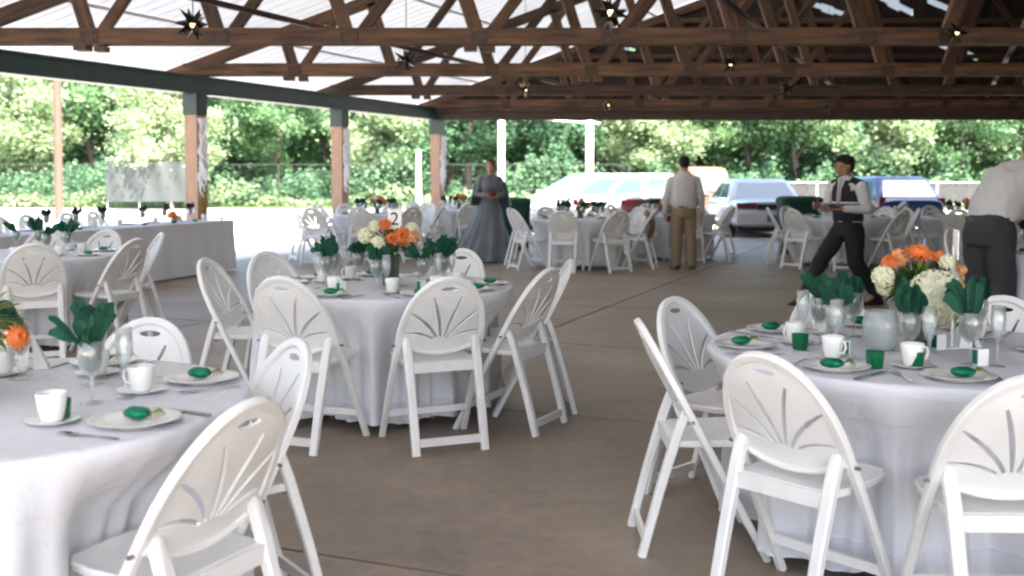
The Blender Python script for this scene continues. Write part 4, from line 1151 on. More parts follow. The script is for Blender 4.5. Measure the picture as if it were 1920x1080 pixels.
# --- waiter in black vest striding to the left, looking left
def waiter():
    b = MB(); F = Vector((-.975, -.22, 0)).normalized(); Rt = F.cross(Vector((0, 0, 1))).normalized(); U = Vector((0, 0, 1))
    TF = Vector((-.84, -.54, 0)).normalized(); TR = TF.cross(U).normalized()           # chest turned a little to the camera
    c = lambda x, y, z: Rt * x + F * y + U * z
    tc = lambda x, y, z: TR * x + TF * y + U * z
    T, rot = head(b, c(0, .05, 1.535), (F + U * -.12), s_=1.0)
    limb(b, c(0, .01, 1.36), .058, c(0, .035, 1.48), .052)
    rings_torso(b, [(c(0, 0, .79), TR, TF, .145, .105), (c(0, 0, .92), TR, TF, .145, .105), (c(0, .0, 1.05), TR, TF, .14, .10), (c(0, .01, 1.2), TR, TF, .16, .11), (c(0, .015, 1.31), TR, TF, .165, .10), (c(0, .015, 1.385), TR, TF, .09, .07)])
    # his left arm (towards the camera side): bent forearm forward; right arm likewise
    SL_, EL, WL = tc(-.185, .015, 1.315), tc(-.225, -.04, 1.06), tc(-.225, -.04, 1.06) + Vector((-.245, -.03, .02))
    SR, ER, WR_ = tc(.185, .015, 1.315), tc(.235, .05, 1.07), tc(.235, .05, 1.07) + Vector((-.12, -.16, .03))
    SL_, EL = tc(-.185, .015, 1.315), tc(-.23, -.01, 1.06); WL = EL + Vector((-.255, -.03, .015))
    limb(b, SL_, .05, EL, .038); limb(b, EL, .038, WL, .026); hand(b, WL, (-1, -.15, .1), (0, .6, -.8), (.1, .8, .6), .5)
    limb(b, SR, .05, ER, .038); limb(b, ER, .038, WR_, .026); hand(b, WR_, (-.75, -.6, .0), (.6, -.7, .2), (0, 0, 1), .6)
    # legs: one stride ahead (left), one behind
    fa_, ba_ = (c(.09, .02, .84), c(.10, .24, .49), c(.10, .42, .10)), (c(-.09, -.02, .84), c(-.08, -.05, .46), c(-.08, -.30, .15))
    for H, K, A in (fa_, ba_): limb(b, H, .085, K, .056); limb(b, K, .056, A, .036)
    limb(b, fa_[2], .034, fa_[2] + F * .12 + U * -.03, .028); limb(b, ba_[2], .034, ba_[2] + F * .10 + U * -.09, .028)
    root = put('person', remesh(b, 'body', M['skin_tan'], .008), loc=(3.72, 11.8, 0), label='waiter in black vest, grey tie and black trousers striding left past tables', cat='person')
    eyes_on(root, T, rot); root.scale = (1.08, 1.08, 1)
    put('hair', remesh(hair_cap(T, rot, 1.0, 'quiff'), 'hair', M['hair_dark'], .010, 1), root)
    s_ = MB(); rings_torso(s_, [(c(0, 0, .92), TR, TF, .155, .115), (c(0, 0, 1.05), TR, TF, .155, .115), (c(0, .01, 1.2), TR, TF, .17, .12), (c(0, .015, 1.33), TR, TF, .175, .108), (c(0, .015, 1.40), TR, TF, .09, .075), (c(0, .025, 1.435), TR, TF, .062, .062)])
    for S, E, Wq in ((SL_, EL, WL), (SR, ER, WR_)): limb(s_, S, .066, E, .054); limb(s_, E, .054, Wq.lerp(E, .08), .036)
    me = remesh(s_, 'shirt', M['shirt'], .010); fold_noise(me, .008, 9); put('shirt', me, root)
    v = MB(); rings_torso(v, [(c(0, 0, .93), TR, TF, .165, .127), (c(0, 0, 1.05), TR, TF, .163, .126), (c(0, .01, 1.2), TR, TF, .176, .130), (c(0, .012, 1.32), TR, TF, .168, .118), (c(0, .012, 1.385), TR, TF, .112, .09)])
    for sg in (-1, 1): limb(v, tc(sg * .07, .012, 1.365), .052, tc(sg * .155, .014, 1.335), .062)
    me = remesh(v, 'vest', M['black'], .011); put('vest', me, root)
    # V opening of shirt with the tie: thin shaped pieces on the chest
    vo = MB().add([tc(-.045, .108, 1.385), tc(.045, .108, 1.385), tc(.022, .146, 1.27), tc(0, .150, 1.20), tc(-.022, .146, 1.27)], [(0, 1, 2, 3, 4)]); o2 = [x + TF * -.03 for x in vo.v]; vo.add(o2, [(4, 3, 2, 1, 0)])
    put('shirt_front', (vo, M['shirt']), root)
    tie = MB().loft([[tc(x * w_, y_ + yy, z) for x, yy in ((-1, 0), (0, .008), (1, 0), (0, -.006))] for w_, y_, z in ((.022, .112, 1.40), (.018, .122, 1.365), (.026, .143, 1.27), (.030, .153, 1.17), (.012, .153, 1.13))])
    put('tie', (tie, M['greytie']), root)
    t = MB(); rings_torso(t, [(c(0, 0, .76), TR, TF, .155, .12), (c(0, 0, .86), TR, TF, .16, .12), (c(0, 0, .955), TR, TF, .152, .115)])
    for H, K, A in (fa_, ba_): limb(t, H, .105, K, .086); limb(t, K, .086, A + U * -.02, .076)
    me = remesh(t, 'trousers', M['black'], .012); fold_noise(me, .012, 7, 3); put('trousers', me, root)
    shoe(root, fa_[2], F, M['leather']); shoe(root, ba_[2] + F * .02, F, M['leather'])
    # navy folded cloth with a white edge carried at the waist side
    W = root.location
    fc = put('folded_cloth', None, loc=W, label='navy folded cloth with a white edge held against the waiter', cat='cloth')
    ctr = c(0, 0, 1.09); ring = lambda z, k, yb: [c(0, 0, z) + TR * (.192 * k) * math.cos(w) + TF * (.162 * k) * math.sin(w) for w in [math.pi * (.02 + .96 * j / 14) for j in range(15)]]
    def band(z0, z1, k): 
        a = ring(z0, k, 0); b2 = ring(z1, k, 0); a2 = ring(z0, k * .97, 0); b3 = ring(z1, k * .97, 0); m_ = MB(); n = 15
        m_.v = [Vector(x) for x in a + b2 + b3 + a2]
        for r0, r1 in ((0, n), (n, 2 * n), (2 * n, 3 * n), (3 * n, 0)):
            for j in range(n - 1): m_.f.append((r0 + j, r0 + j + 1, r1 + j + 1, r1 + j))
        return m_
    put('navy_fold', (band(1.015, 1.125, 1.0), M['navy']), fc); put('white_edge', (band(1.125, 1.145, 1.0), M['shirt']), fc)
    # small dark tray-like notebook in the hands
    P = W + WL + Vector((-.13, -.02, .03))
    put('order_pad', (MB().box((0, 0, 0), (.15, .11, .018), Euler((.2, .1, .3)).to_matrix()), M['leather']), loc=P, label='small black pad held in the waiter\'s hands', cat='pad')
waiter()

# --- man bending over to the right, white shirt and charcoal trousers
def bender():
    b = MB(); F = Vector((.86, .50, 0)).normalized(); U = Vector((0, 0, 1)); Rt = F.cross(U).normalized()
    c = lambda x, y, z: Rt * x + F * y + U * z
    up = (F * .66 + U * .75).normalized(); fw = (F * .75 - U * .66).normalized()
    P0 = c(0, -.03, .93)
    tp = lambda x, y, z: P0 + Rt * x + fw * y + up * z
    T, rot = head(b, tp(0, .05, .76), (F * .8 - U * .55), up=(U + F * .6), s_=1.0)
    limb(b, tp(0, 0, .52), .058, tp(0, .02, .66), .054)
    rings_torso(b, [(P0 + U * -.12, Rt, F, .16, .115), (P0, Rt, (F * .9 - U * .3), .16, .12), (tp(0, 0, .16), Rt, fw, .155, .115), (tp(0, 0, .34), Rt, fw, .18, .125), (tp(0, 0, .47), Rt, fw, .18, .11), (tp(0, 0, .55), Rt, fw, .09, .07)])
    arms = []
    for sg in (-1, 1):
        S = tp(sg * .19, .01, .46); E = S + (F * .10 + Rt * sg * .06 - U * .27); Wq = E + (F * .24 - U * .08)
        limb(b, S, .052, E, .04); limb(b, E, .04, Wq, .028); hand(b, Wq, F - U * .3, -U, Rt * -sg, .5); arms.append((S, E, Wq))
        H, K, A = c(sg * .10, -.03, .87), c(sg * .11, .0, .47), c(sg * .12, -.05, .09)
        limb(b, H, .09, K, .06); limb(b, K, .06, A, .038); limb(b, A, .036, A + F * .12 - U * .05, .03)
    root = put('person', remesh(b, 'body', M['skin'], .010), loc=(4.12, 9.15, 0), label='man bending forward at the right edge in white shirt and charcoal trousers', cat='person')
    eyes_on(root, T, rot)
    put('hair', remesh(hair_cap(T, rot, 1.0), 'hair', M['hair_red'], .011, 1), root)
    s_ = MB(); rings_torso(s_, [(P0 + U * .0, Rt, F, .185, .14), (tp(0, -.01, .10), Rt, fw, .205, .155), (tp(0, -.015, .24), Rt, fw, .205, .16), (tp(0, -.01, .38), Rt, fw, .21, .15), (tp(0, 0, .50), Rt, fw, .19, .115), (tp(0, 0, .56), Rt, fw, .10, .085), (tp(0, .01, .60), Rt, fw, .07, .07)])
    for S, E, Wq in arms: limb(s_, S, .078, E, .066); limb(s_, E, .062, Wq, .042)
    me = remesh(s_, 'shirt', M['shirt'], .012); fold_noise(me, .012, 8); put('shirt', me, root)
    t = MB(); rings_torso(t, [(P0 + U * -.18, Rt, F, .185, .14), (P0 + U * -.08, Rt, F, .195, .15), (P0 + U * .03, Rt, (F * .95 - U * .2), .18, .135)])
    for sg in (-1, 1): limb(t, c(sg * .095, -.03, .84), .118, c(sg * .105, 0, .47), .095); limb(t, c(sg * .105, 0, .47), .095, c(sg * .12, -.05, .07), .085)
    me = remesh(t, 'trousers', M['charcoal'], .012); fold_noise(me, .014, 6, 3); put('trousers', me, root)
    put('belt', (MB().loft([[P0 + U * z + Rt * .186 * math.cos(w) + F * .142 * math.sin(w) for w in [2 * math.pi * j / 24 for j in range(24)]] for z in (.0, .035)]), M['leather']), root)
    for sg in (-1, 1): shoe(root, c(sg * .12, -.05, 0), F, M['leather'])
    root.scale = (1.12,) * 3
    W = root.location
    mb = MB().box((0, 0, 0), (.16, .2, .26), Euler((.1, .1, .5)).to_matrix()).tube([(-.05, 0, .13), (-.03, 0, .2), (.03, 0, .2), (.05, 0, .13)], .008, 6)
    put('maroon_bag', (mb, M['maroon']), loc=W + arms[1][2] + Vector((.1, .02, -.22)), label='maroon bag held by the bending man at the right edge', cat='bag')
bender()

# --- woman in a grey ball gown
def woman():
    b = MB(); F = Vector((.15, -.99, 0)).normalized(); U = Vector((0, 0, 1)); Rt = F.cross(U).normalized()
    c = lambda x, y, z: Rt * x + F * y + U * z
    T, rot = head(b, c(0, .03, 1.60), F + Rt * .35 - U * .05, s_=.96)
    limb(b, c(0, 0, 1.42), .046, c(0, .01, 1.53), .042)
    rings_torso(b, [(c(0, 0, .86), Rt, F, .16, .11), (c(0, 0, .97), Rt, F, .14, .10), (c(0, 0, 1.08), Rt, F, .115, .085), (c(0, .01, 1.24), Rt, F, .14, .115), (c(0, 0, 1.36), Rt, F, .145, .09), (c(0, 0, 1.43), Rt, F, .08, .06)])
    arms = []
    for sg in (-1, 1):
        S, E, Wq = c(sg * .155, 0, 1.37), c(sg * .235, .0, 1.12), c(sg * .075, .19, 1.09)
        limb(b, S, .042, E, .034); limb(b, E, .034, Wq, .024); hand(b, Wq, Rt * -sg + F * .3, -F, U, .5, .92); arms.append((S, E, Wq))
        limb(b, c(sg * .08, 0, .88), .085, c(sg * .08, 0, .48), .055); limb(b, c(sg * .08, 0, .48), .055, c(sg * .08, 0, .08), .034); limb(b, c(sg * .08, 0, .06), .033, c(sg * .08, .12, .03), .026)
    root = put('person', remesh(b, 'body', M['skin'], .009), loc=(-.36, 17.7, 0), label='woman in long blue-grey ball gown with full skirt and cape', cat='person')
    eyes_on(root, T, rot, .96)
    put('hair', remesh(hair_cap(T, rot, .98, 'bun'), 'hair', M['hair_brown'], .011, 1), root)
    s_ = MB(); rings_torso(s_, [(c(0, 0, .98), Rt, F, .16, .12), (c(0, 0, 1.06), Rt, F, .13, .10), (c(0, .01, 1.24), Rt, F, .165, .135), (c(0, 0, 1.37), Rt, F, .165, .105), (c(0, 0, 1.44), Rt, F, .09, .075)])
    for S, E, Wq in arms: limb(s_, S, .058, E, .050); limb(s_, E, .046, Wq.lerp(E, .15), .040)
    me = remesh(s_, 'bodice', M['grey_dress'], .011); fold_noise(me, .006, 9); put('bodice', me, root)
    # skirt: full, trailing to picture-left (her right)
    sk = MB(); N = 90; rings = []
    for t in [i / 14 for i in range(15)]:
        z = 1.06 - t * 1.03; r0 = .125 + .33 * t ** .85; ring = []
        for j in range(N):
            w = 2 * math.pi * j / N
            pl = 1 + .06 * t * math.sin(14 * w + 1.2 * math.sin(3 * w)) + .03 * t * math.sin(23 * w)
            x = r0 * math.cos(w) * pl; y = r0 * .85 * math.sin(w) * pl
            if x < 0: x *= 1 + .32 * t ** 1.3
            ring.append((x - .10 * t, y, z))
        rings.append(ring)
    sk.loft(rings, cap=False); me = sk.mesh('skirt', M['grey_dress'], 'all'); fold_noise(me, .035, 3.4, 2); put('skirt', me, root)
    # cape over the shoulders
    cp = MB(); rings = []
    for t in [i / 9 for i in range(10)]:
        z = 1.45 - .52 * t; ring = []
        for j in range(29):
            w = math.pi * (-.12 + 1.24 * j / 28)
            r0 = (.08 + .165 * min(1, t * 3) ** .6 + .10 * t) * (1 + .05 * t * math.sin(15 * w))
            ring.append((r0 * math.cos(w), .02 + r0 * .62 * math.sin(w), z))
        rings.append(ring)
    o = 0; n = 29
    for rr in rings: cp.v += [Vector(p) for p in rr]
    for i in range(9):
        for j in range(n - 1): cp.f.append((i * n + j, i * n + j + 1, (i + 1) * n + j + 1, (i + 1) * n + j))
    put('cape', (cp, M['grey_dress'], 'all'), root)
    for sg in (-1, 1): shoe(root, c(sg * .08, 0, 0), F, M['leather'])
    put('maroon_purse', (MB().ball((0, 0, 0), (.075, .04, .05), 14, 10).tube([(-.05, 0, .05), (0, 0, .09), (.05, 0, .05)], .008, 6, ref=(0, 1, 0)), M['maroon'], True), loc=root.location + c(0, .24, 1.13), label='small dark red purse in the hands of the woman in grey', cat='purse')
woman()

drape((1.07 + .83 * math.sin(R(72)) , 16.7 - .83 * math.cos(R(72)), 0), 0, M['tan'], 'tan jacket hung over a chair back left of the man in khaki', 'jacket', 'tan_jacket')
bpy.data.objects['tan_jacket'].rotation_euler = (0, 0, math.atan2(math.cos(R(72)), -math.sin(R(72))) - math.pi / 2)
def bin_thing(x, y, w, dpt, h, m, lbl, cat, nm):
    r = put(nm, None, loc=(x, y, 0), label=lbl, cat=cat)
    mb = MB(); rr = []
    for z, k in ((.0, .86), (.05, .88), (h * .5, .95), (h * .9, 1.0)): rr.append([(w / 2 * k * math.copysign(abs(math.cos(a)) ** .3, math.cos(a)), dpt / 2 * k * math.copysign(abs(math.sin(a)) ** .3, math.sin(a)), z) for a in [2 * math.pi * (j + .5) / 20 for j in range(20)]])
    mb.loft(rr); put('bin_body', (mb, m, True), r)
    put('rim', (MB().loft([[(x_ * 1.05, y_ * 1.05, z) for x_, y_, _ in rr[-1]] for z in (h * .88, h * .93)]), m), r)
    put('lid', (MB().loft([[(x_ * k, y_ * k, z) for x_, y_, _ in rr[-1]] for z, k in ((h * .93, 1.03), (h * .97, 1.0), (h, .8))]), m), r)
bin_thing(5.28, 19.6, .75, .6, 1.05, M['dgreen'], 'dark green lidded bin between the silver sedan and the waiter', 'bin', 'green_bin')
bin_thing(.05, 20.6, .62, .5, 1.0, M['dgreen'], 'dark green lidded bin just right of the woman in grey', 'bin', 'green_bin')

# ------------------------------------------------------------------ cars
def car(loc, rz, paint, label, cat, L=4.6, W=1.78, H=1.44, kind='sedan', group='cars parked beyond the pavilion'):
    """local +x is the front of the car"""
    r = put({'sedan': 'parked_car', 'van': 'parked_minivan', 'hatch': 'parked_car', 'pickup': 'parked_pickup'}[kind], None, loc=loc, rot=(0, 0, rz), label=label, cat=cat, group=group)
    hl = L / 2; P = M['car_' + paint]
    belt = .62 * H if kind != 'van' else .56 * H
    if kind == 'sedan': st = [(-hl, .42, .74, .80), (-hl + .06, .30, .88, .93), (-hl + .5, .24, .955, .98), (-hl + 1.1, .22, .95, 1), (-.3, .22, .93, 1), (.7, .22, .92, 1), (1.2, .22, .90, .99), (hl - .5, .23, .82, .96), (hl - .1, .28, .72, .88), (hl, .36, .62, .76)]
    elif kind == 'hatch': st = [(-hl, .40, .86, .86), (-hl + .08, .30, .93, .96), (-hl + .5, .24, .95, .99), (-.6, .22, .94, 1), (.7, .22, .92, 1), (1.1, .22, .92, .99), (hl - .5, .24, .86, .96), (hl - .1, .28, .76, .88), (hl, .36, .64, .78)]
    elif kind == 'van': st = [(-hl, .40, .98, .88), (-hl + .08, .30, 1.02, .97), (-hl + .5, .24, 1.02, .99), (-.6, .22, 1.0, 1), (.7, .22, .98, 1), (1.2, .22, .95, .99), (hl - .5, .24, .82, .96), (hl - .1, .28, .70, .88), (hl, .36, .60, .76)]
    else: st = [(-hl, .45, .95, .90), (-hl + .05, .40, .98, .95), (-.4, .36, .98, 1), (.7, .32, 1.0, 1), (1.0, .32, 1.02, .99), (hl - .4, .34, .98, .97), (hl - .06, .38, .90, .92), (hl, .45, .80, .86)]
    rings = []
    for x, zb_, zt, kw in st:
        w = W / 2 * kw; ring = []
        for a in [2 * math.pi * (j + .5) / 20 for j in range(20)]:
            ca, sa = math.cos(a), math.sin(a)
            yy = w * math.copysign(abs(ca) ** .35, ca); zz = (zb_ + zt) / 2 + (zt - zb_) / 2 * math.copysign(abs(sa) ** .55, sa)
            ring.append((x, yy, zz))
        rings.append(ring)
    put('body', (MB().loft(rings), P, True), r)
    # cabin
    if kind == 'sedan': b0, b1, t0, t1, zb_ = -hl + .75, 1.15, -1.0, .30, .90
    elif kind == 'hatch': b0, b1, t0, t1, zb_ = -hl + .10, 1.15, -hl + .55, .35, .90
    elif kind == 'van': b0, b1, t0, t1, zb_ = -hl + .08, 1.65, -hl + .30, .55, .95
    else: b0, b1, t0, t1, zb_ = -.35, 1.05, -.2, .55, .97
    wb, wt = W / 2 * .94, W / 2 * .74
    if kind == 'van': wt = W / 2 * .80
    q8 = lambda x0, x1, w, z, c_: [(x0 + c_, -w, z), (x1 - c_, -w, z), (x1, -w + c_, z), (x1, w - c_, z), (x1 - c_, w, z), (x0 + c_, w, z), (x0, w - c_, z), (x0, -w + c_, z)]
    put('cabin', (MB().loft([q8(b0, b1, wb, zb_ - .08, .1), q8(b0 + .03, b1 - .05, wb * .985, zb_, .1), q8(t0, t1, wt, H - .05, .12), q8(t0 + .1, t1 - .1, wt * .9, H, .16)]), P, True), r)
    def quad(name, pts, m, push):
        pts = [Vector(p) for p in pts]; n_ = (pts[1] - pts[0]).cross(pts[2] - pts[0]).normalized()
        c_ = sum(pts, Vector()) / len(pts)
        if n_.dot(c_ - Vector((c_.x * .3 if name == 'window' else 0, 0, .9))) < 0: n_ = -n_
        mb = MB(); k = len(pts); mb.v = [p + n_ * push for p in pts] + [p - n_ * .02 for p in pts]
        mb.f = [tuple(range(k)), tuple(range(2 * k - 1, k - 1, -1))] + [(i, i + k, (i + 1) % k + k, (i + 1) % k) for i in range(k)]
        return put(name, (mb, m), r)
    def lp(a, b, t): return Vector(a).lerp(Vector(b), t)
    zlo, zhi = zb_ + .03, H - .09
    def side(xb, z): t = (z - zb_) / (H - .05 - zb_); return t
    for sg in (-1, 1):
        def S(xf, t):           # point on the cabin side, xf 0..1 rear to front
            x0 = (b0 + .03) + (t0 - b0 - .03) * t; x1 = (b1 - .05) + (t1 - b1 + .05) * t; return Vector((x0 + (x1 - x0) * xf, sg * (wb * .985 + (wt - wb * .985) * t), zb_ + (H - .05 - zb_) * t))
        cuts = (.12, .48, .53, .88) if kind in ('sedan', 'hatch') else ((.05, .34, .37, .62, .65, .9) if kind == 'van' else (.12, .88))
        for k in range(0, len(cuts), 2): quad('window', [S(cuts[k], .08), S(cuts[k + 1], .08), S(cuts[k + 1] - (.02 if k else 0), .86), S(cuts[k] + .01, .86)], M['carglass'], .008)
    def E(front, yf, t):
        if front: x = (b1 - .05) + (t1 - b1 + .05) * t
        else: x = (b0 + .03) + (t0 - b0 - .03) * t
        w = (wb * .985 + (wt - wb * .985) * t) - .13; return Vector((x, w * yf, zb_ + (H - .05 - zb_) * t))
    for fr_ in (0, 1): quad('windscreen' if fr_ else 'rear_window', [E(fr_, -1, .08), E(fr_, 1, .08), E(fr_, 1, .9), E(fr_, -1, .9)], M['carglass'], .008)
    # wheels
    for xw in (-hl + .95, hl - .90):
        for sg in (-1, 1):
            wr = .32 if kind != 'pickup' else .38
            wh = put('wheel', None, r, (xw, sg * (W / 2 - .09), wr - .06))
            rot_ = (R(90), 0, 0)
            put('tyre', (MB().lathe([(wr * .62, -.1), (wr * .9, -.105), (wr, -.08), (wr, .08), (wr * .9, .105), (wr * .62, .1)], 28), M['rubber'], True), wh, rot=rot_)
            put('rim', (MB().lathe([(0, -.112), (wr * .2, -.115), (wr * .6, -.098), (wr * .6, .098), (wr * .2, .115), (0, .112)], 20, cap=False), M['hub'], True), wh, rot=rot_)
    # lights, bumpers, plate, mirrors
    rz_ = -hl; tz = .78 if kind != 'pickup' else .8
    if kind == 'sedan':
        put('tail_light_bar', (MB().box((rz_ + .03, 0, .76), (.08, W * .42, .13)), M['darktrim']), r)
    for sg in (-1, 1):
        put('tail_light', (MB().box((rz_ + (.06 if kind == 'sedan' else .10), sg * W * (.335 if kind == 'sedan' else .425), tz if kind == 'sedan' else tz + .03), (.13, W * (.24 if kind == 'sedan' else .09), .14 if kind == 'sedan' else .22)), M['taillight']), r)
        put('headlight', (MB().ball((hl - .10, sg * W * .34, .62 if kind != 'pickup' else .85), (.12, .2, .075), 12, 8), M['headlight'], True), r)
        put('mirror', (MB().ball((b1 - .35, sg * (W / 2 + .07), zb_ + .08), (.06, .10, .065), 10, 6), P, True), r)
    bz = .47 if kind != 'pickup' else .5
    put('rear_bumper', (MB().loft([[(rz_ - .02 + k, y, z) for y, z in ((-W * .46, bz - .11), (W * .46, bz - .11), (W * .46, bz + .10), (-W * .46, bz + .10))] for k in (-.03, .12)]), P if kind != 'pickup' else M['chrome'], True), r)
    put('front_bumper', (MB().loft([[(hl + k, y, z) for y, z in ((-W * .42, .34), (W * .42, .34), (W * .42, .50), (-W * .42, .50))] for k in (-.12, .03)]), P, True), r)
    put('underbody', (MB().box((0, 0, .27), (L * .86, W * .80, .16)), M['darktrim']), r)
    put('licence_plate', (MB().box((rz_ - .056, 0, bz + .02 if kind != 'sedan' else .50), (.012, .32, .16)), M['plate']), r)
    if kind == 'pickup': put('bed_opening', (MB().box((-hl + .95, 0, .975), (1.55, W * .78, .03)), M['darktrim']), r)
    return r
GZ = -.06
car((6.05, 27.0, GZ), R(90), 'silver', 'silver sedan parked tail-on with wide dark tail light bar', 'car', L=4.7, W=1.86, H=1.40, kind='sedan')
car((2.35, 29.2, GZ), R(203), 'white', 'white minivan parked nose left behind the far tables', 'minivan', L=4.7, W=1.9, H=1.54, kind='van')
car((3.85, 30.0, GZ), R(84), 'maroon', 'maroon car parked tail-on behind the man in khaki', 'car', L=4.4, W=1.72, H=1.26, kind='sedan')
car((9.85, 29.0, GZ), R(96), 'blue', 'dark blue wagon parked tail-on right of the waiter', 'car', L=4.4, W=1.85, H=1.46, kind='hatch')
car((6.2, 34.0, GZ), R(120), 'orange', 'orange pickup truck parked farthest back beside the grey fence', 'pickup truck', L=5.2, W=1.9, H=1.75, kind='pickup')

# ------------------------------------------------------------------ poles, fence, tarpaulin, wires
def pole(u, d, h, r0, m, label, name='lamp_pole', cat='pole', dx=0, cap=True, group=None):
    X = (u - 960) / 2000 * d
    r = put(name, None, loc=(X, d, -.06), label=label, cat=cat, group=group)
    put('shaft', (MB().tube([(0, 0, 0), (dx * .5, 0, h * .5), (dx, 0, h)], [r0, r0 * .92, r0 * .8], 12), m, True), r)
    if cap:
        put('arm', (MB().tube([(dx, 0, h - .1), (dx + .5, 0, h + .1), (dx + 1.0, 0, h + .12)], .04, 8), m, True), r)
        put('lamp_head', (MB().box((dx + 1.25, 0, h + .1), (.6, .25, .12)), M['galv']), r)
    else: put('crossarm', (MB().box((dx, -.12, h - .7), (2.0, .1, .12)), m), r)
pole(940, 31, 12, .105, M['paint_pole'], 'tall white lamp pole just right of the woman in grey')
pole(1105, 33, 13, .125, M['paint_pole'], 'tall white lamp pole rising behind the white minivan')
pole(110, 36, 10, .14, M['woodpole'], 'weathered brown utility pole at the left, beyond the head table', name='utility_pole', cap=False, dx=.1)
pole(785, 40, 2.4, .11, M['paint_pole'], 'short white post between the second and third pavilion posts', name='bollard_post', cap=True and False)
for nm_ in [o for o in bpy.data.objects if o.name.startswith('crossarm') and o.parent and o.parent.name.startswith('bollard')]: bpy.data.objects.remove(nm_)
put('cap', (MB().lathe([(0, 2.46), (.1, 2.44), (.11, 2.40), (.0, 2.40)], 12, cap=False), M['galv'], True), bpy.data.objects['bollard_post'])
# wires from the utility pole
w = MB(); A = Vector((-15.0, 36, 5.8)); B = Vector((3, 36.5, 3.2))
w.tube([A.lerp(B, t) + Vector((0, 0, -.5 * math.sin(math.pi * t))) for t in [i / 16 for i in range(17)]], .018, 5)
w.tube([Vector((-15, 36, 9)).lerp(Vector((16, 36, 8)), t) + Vector((0, 0, -.9 * math.sin(math.pi * t))) for t in [i / 16 for i in range(17)]], .02, 5)
put('overhead_wire', (w, M['galv']), label='thin overhead wires running right from the utility pole', cat='wire')

def fence(x0, x1, y, h, label, slat=.5, grp=None):
    r = put('screen_fence', None, loc=(x0, y, 0), label=label, cat='fence')
    L = x1 - x0; n = int(L / 2.5)
    for i in range(n + 1): put('fence_post', (MB().tube([(0, 0, 0), (0, 0, h + .08)], .04, 8), M['galv'], True), r, (i * L / n, 0, 0))
    put('rail', (MB().tube([(0, -.03, h - .02), (L, -.03, h - .02)], .025, 6), M['galv'], True), r)
    put('rail', (MB().tube([(0, -.03, .15), (L, -.03, .15)], .025, 6), M['galv'], True), r)
    me = MB().box((0, 0, (h - .1) / 2 + .06), (slat - .02, .02, h - .12)).mesh('slat', M['fence'])
    for i in range(int(L / slat)): put('slat', me, r, (i * slat + slat / 2, rnd.uniform(-.012, .012), 0))
fence(5.5, 24, 47.0, 1.12, 'long low grey slatted fence behind the parked cars')
fence(24.5, 42, 47.4, 1.12, 'grey slatted fence section beyond the right edge')
# chain-link fence along the left, thin wires
def chainlink(x0, x1, y, h, label):
    r = put('chain_link_fence', None, loc=(x0, y, 0), label=label, cat='fence')
    L = x1 - x0; n = int(L / 3)
    for i in range(n + 1): put('fence_post', (MB().tube([(0, 0, 0), (0, 0, h)], .03, 6), M['oldsteel'], True), r, (i * L / n, 0, 0))
    put('top_rail', (MB().tube([(0, 0, h), (L, 0, h)], .018, 6), M['oldsteel'], True), r)
    mb = MB(); s_ = .2
    k = -int(h / s_)
    while k * s_ < L:
        for sg in (0, 1):
            xa, xb = k * s_, k * s_ + h; za, zb_ = (0, h) if sg == 0 else (h, 0)
            if xa < 0: za += (0 - xa) * (1 if sg == 0 else -1); xa = 0
            if xb > L: zb_ -= (xb - L) * (1 if sg == 0 else -1); xb = L
            if xb > xa: mb.add([(xa, 0, za - .003), (xb, 0, zb_ - .003), (xb, 0, zb_ + .003), (xa, 0, za + .003), (xa, .004, za), (xb, .004, zb_)], [(0, 1, 2, 3), (3, 2, 5, 4), (4, 5, 1, 0)])
        k += 1
    o = put('wire_mesh', (mb, M['oldsteel'], False, False), r); o['kind'] = 'stuff'
chainlink(-26, 5.2, 47.6, 1.9, 'tall chain-link fence along the edge of the wood')
# tarpaulin-covered stack
tp_ = put('tarpaulin_screen', None, loc=(-17.3, 45.5, 0), label='grey tarpaulin screen on poles left of the first pavilion post', cat='screen')
mb = MB(); cols = 30
for i in range(cols + 1):
    for k in range(7): x = i / cols * 4.1; z = .3 + (1.75 - .02 * i / cols) * k / 6 - (.06 * math.sin(math.pi * (i % 10) / 10) if k == 6 else 0); mb.v.append(Vector((x, .09 * math.sin(i * .9 + k * .5) * (k / 6 * .6 + .3), z)))
for i in range(cols):
    for k in range(6): mb.f.append((i * 7 + k, (i + 1) * 7 + k, (i + 1) * 7 + k + 1, i * 7 + k + 1))
put('sheet', (mb, M['tarp'], True), tp_)
for i in range(4): put('support_pole', (MB().tube([(i * 1.366, .12, 0), (i * 1.366, .12, 2.1)], .03, 8), M['galv'], True), tp_)

# ------------------------------------------------------------------ trees
def crown_mesh(name, m, seed, n, rx, rz, zc, leaf=.2, clumps=34, drop=0):
    q = random.Random(seed); V = []; Fc = []
    cl = []
    for i in range(clumps):
        v = Vector((q.gauss(0, 1), q.gauss(0, 1), q.gauss(0, 1))).normalized() * (q.random() ** .45)
        cl.append((Vector((v.x * rx, v.y * rx, zc + v.z * rz)), q.uniform(.45, 1.05)))
    for i in range(n):
        c_, s_ = cl[q.randrange(clumps)]
        d = Vector((q.gauss(0, 1), q.gauss(0, 1), q.gauss(0, .62))) * s_ * .62
        p = c_ + d
        if p.z < .25: p.z = .25 + q.random() * .5
        l = leaf * q.uniform(.6, 1.5); a = Vector((q.gauss(0, 1), q.gauss(0, 1), q.gauss(0, .5))).normalized(); b = a.cross(Vector((q.gauss(0, 1), q.gauss(0, 1), q.gauss(0, 1)))).normalized()
        o = len(V); V += [p - a * l * .5, p + b * l * .32, p + a * l * .5, p - b * l * .32]; Fc.append((o, o + 1, o + 2, o + 3))
    me = bpy.data.meshes.new(name); me.from_pydata([tuple(v) for v in V], [], Fc); me.materials.append(m)
    return me
